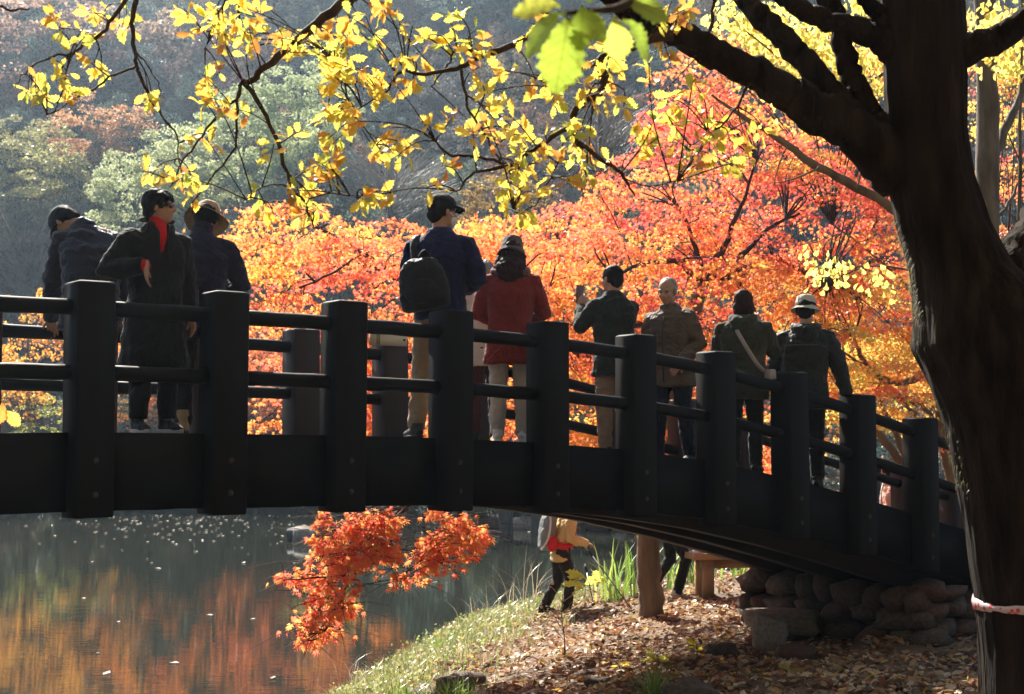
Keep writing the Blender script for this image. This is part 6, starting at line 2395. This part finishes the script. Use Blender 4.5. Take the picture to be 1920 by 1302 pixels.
# dead weed in front of the hiker
dw = at(1057, 1205, 14.6)
weed = empty('dead_weed', (dw.x, 14.6, gz(dw.x, 14.6)))
tag(weed, 'dead branching weed stalk standing in front of the hiker', 'plant')
pmat('straw', (.42, .30, .18), (.62, .50, .36), scale=20, rough=.8, bump=.3, bscale=60)
rq = random.Random(12)
t = MB()
t.tube(catmull([(0, 0, -.05), (.01, 0, .2), (-.02, .01, .42), (-.01, 0, .66)], 3), lerp_list([.008, .006, .005, .003], 10), k=6)
t.build('stem', MATS['maple_twig'], weed)
for j in range(11):
    z0 = rq.uniform(.18, .62)
    a = rq.uniform(0, 6.28)
    L_ = rq.uniform(.14, .34)
    e = Vector((math.cos(a) * L_, math.sin(a) * L_ * .6, z0 + rq.uniform(.05, .25)))
    t = MB()
    t.tube(catmull([(0, 0, z0), Vector((0, 0, z0)).lerp(e, .5) + Vector((0, 0, .03)), e], 3), lerp_list([.004, .003, .002], 7), k=5)
    for m in range(5):
        q_ = e + Vector((rq.gauss(0, .035), rq.gauss(0, .035), rq.gauss(0, .02)))
        t.ell(q_, (.016, .011, .007), 6, 4)
    t.build('branch', MATS['straw'], weed)
# yellow-leaved seedlings on the bank


def seedling(label, px, py, Y, n_, s, col, h=.2):
    p = at(px, py, Y)
    root = empty('seedling', (p.x, Y, gz(p.x, Y)))
    tag(root, label, 'plant')
    t = MB()
    t.tube(catmull([(0, 0, -.03), (.01, 0, h * .5), (.0, .01, h)], 3), .004, k=5)
    t.build('stem', MATS['twig_bark'], root)
    for j in range(n_):
        d = unit(1, rg)[0]
        d[2] = abs(d[2]) * .3
        M_ = frames(d[None], (unit(1, rg) * .4 + np.array([[-.3, .5, .8]])))[0]
        o = bpy.data.objects.new('leaf', lms[j % 4])
        COL.objects.link(o)
        o.parent = root
        o.matrix_local = Matrix.Translation(Vector((0, 0, h * rg.uniform(.6, 1.05)))) @ Matrix(M_.tolist()).to_4x4() @ Matrix.Scale(s * rg.uniform(.8, 1.2), 4)
        o.color = (*(np.array(col) * rg.uniform(.85, 1.1)), 1)


seedling('yellow-green seedling lit by the sun in front of the wall', 1305, 1205, 13.2, 6, .12, (.66, .66, .06), .12)
seedling('yellow leaf sprig low in the litter below the maple trunk', 1232, 1250, 12.6, 7, .14, (.60, .62, .10), .12)
seedling('small yellow sprig in the litter left of centre bottom', 1160, 1222, 13.4, 4, .10, (.78, .66, .08), .08)
seedling('tall seedling with big yellow leaves right of the hiker', 1096, 1150, 19.0, 7, .26, (.80, .70, .10), .42)
seedling('broad yellow-leaved weed behind the seedling by the hiker', 1128, 1140, 20.4, 8, .2, (.62, .62, .12), .3)
seedling('yellow leaved sprig in the shade near the right bottom', 1480, 1250, 11.6, 4, .11, (.62, .52, .12), .07)
# leaves adrift on the pond
n = 270
px = np.where(rg.uniform(size=n) < .72, rg.normal(360, 110, n), rg.uniform(0, 1000, n))
pyy = np.where(rg.uniform(size=n) < .75, 962 + np.abs(rg.normal(0, 24, n)), rg.uniform(970, 1290, n) ** 1.0)
pyy = np.where((pyy > 1060) & (rg.uniform(size=n) < .7), 965 + rg.uniform(0, 60, n), pyy)
Yw = CZ * F_PX / (pyy - 812)
Xw = (px - 960) / F_PX * Yw
keep = (Yw < 52) & (inland(Xw, Yw) < -.3) & (hill_z(Xw, Yw) < .0)
P = np.stack([Xw, Yw, np.full(n, .012)], 1)[keep]
n = len(P)
V, Fc = scatter(LT[0], LT[1], P, frames(unit(n, rg) * np.array([1, 1, .05]), unit(n, rg) * .12 + np.array([0, 0, 1])), rg.uniform(.07, .17, n))
o = link('floating_leaves', mesh_np('floating_leaves', V, Fc, np.repeat(np.array([(.46, .42, .34)]) * rg.uniform(.6, 1.1, size=(n, 1)), 7, axis=0)), MATS['litter'])
tag(o, 'pale fallen leaves drifting on the pond', 'leaves', kind='stuff')
# ------------------------------------------------------------------ the air
hz = bpy.data.materials.new('haze_air')
hz.use_nodes = True
nt = hz.node_tree
nt.nodes.clear()
out = nt.nodes.new('ShaderNodeOutputMaterial')
pv = nt.nodes.new('ShaderNodeVolumePrincipled')
pv.inputs['Color'].default_value = (0.60, 0.79, 1.0, 1)
pv.inputs['Density'].default_value = 0.0005
pv.inputs['Anisotropy'].default_value = 0.6
nt.links.new(pv.outputs[0], out.inputs['Volume'])
t = MB()
t.box((0, 85, 48.5), (330, 280, 100))
o = t.build('haze', hz, smooth=False)
tag(o, 'thin sunlit morning haze in the air over the pond', 'haze', kind='stuff')
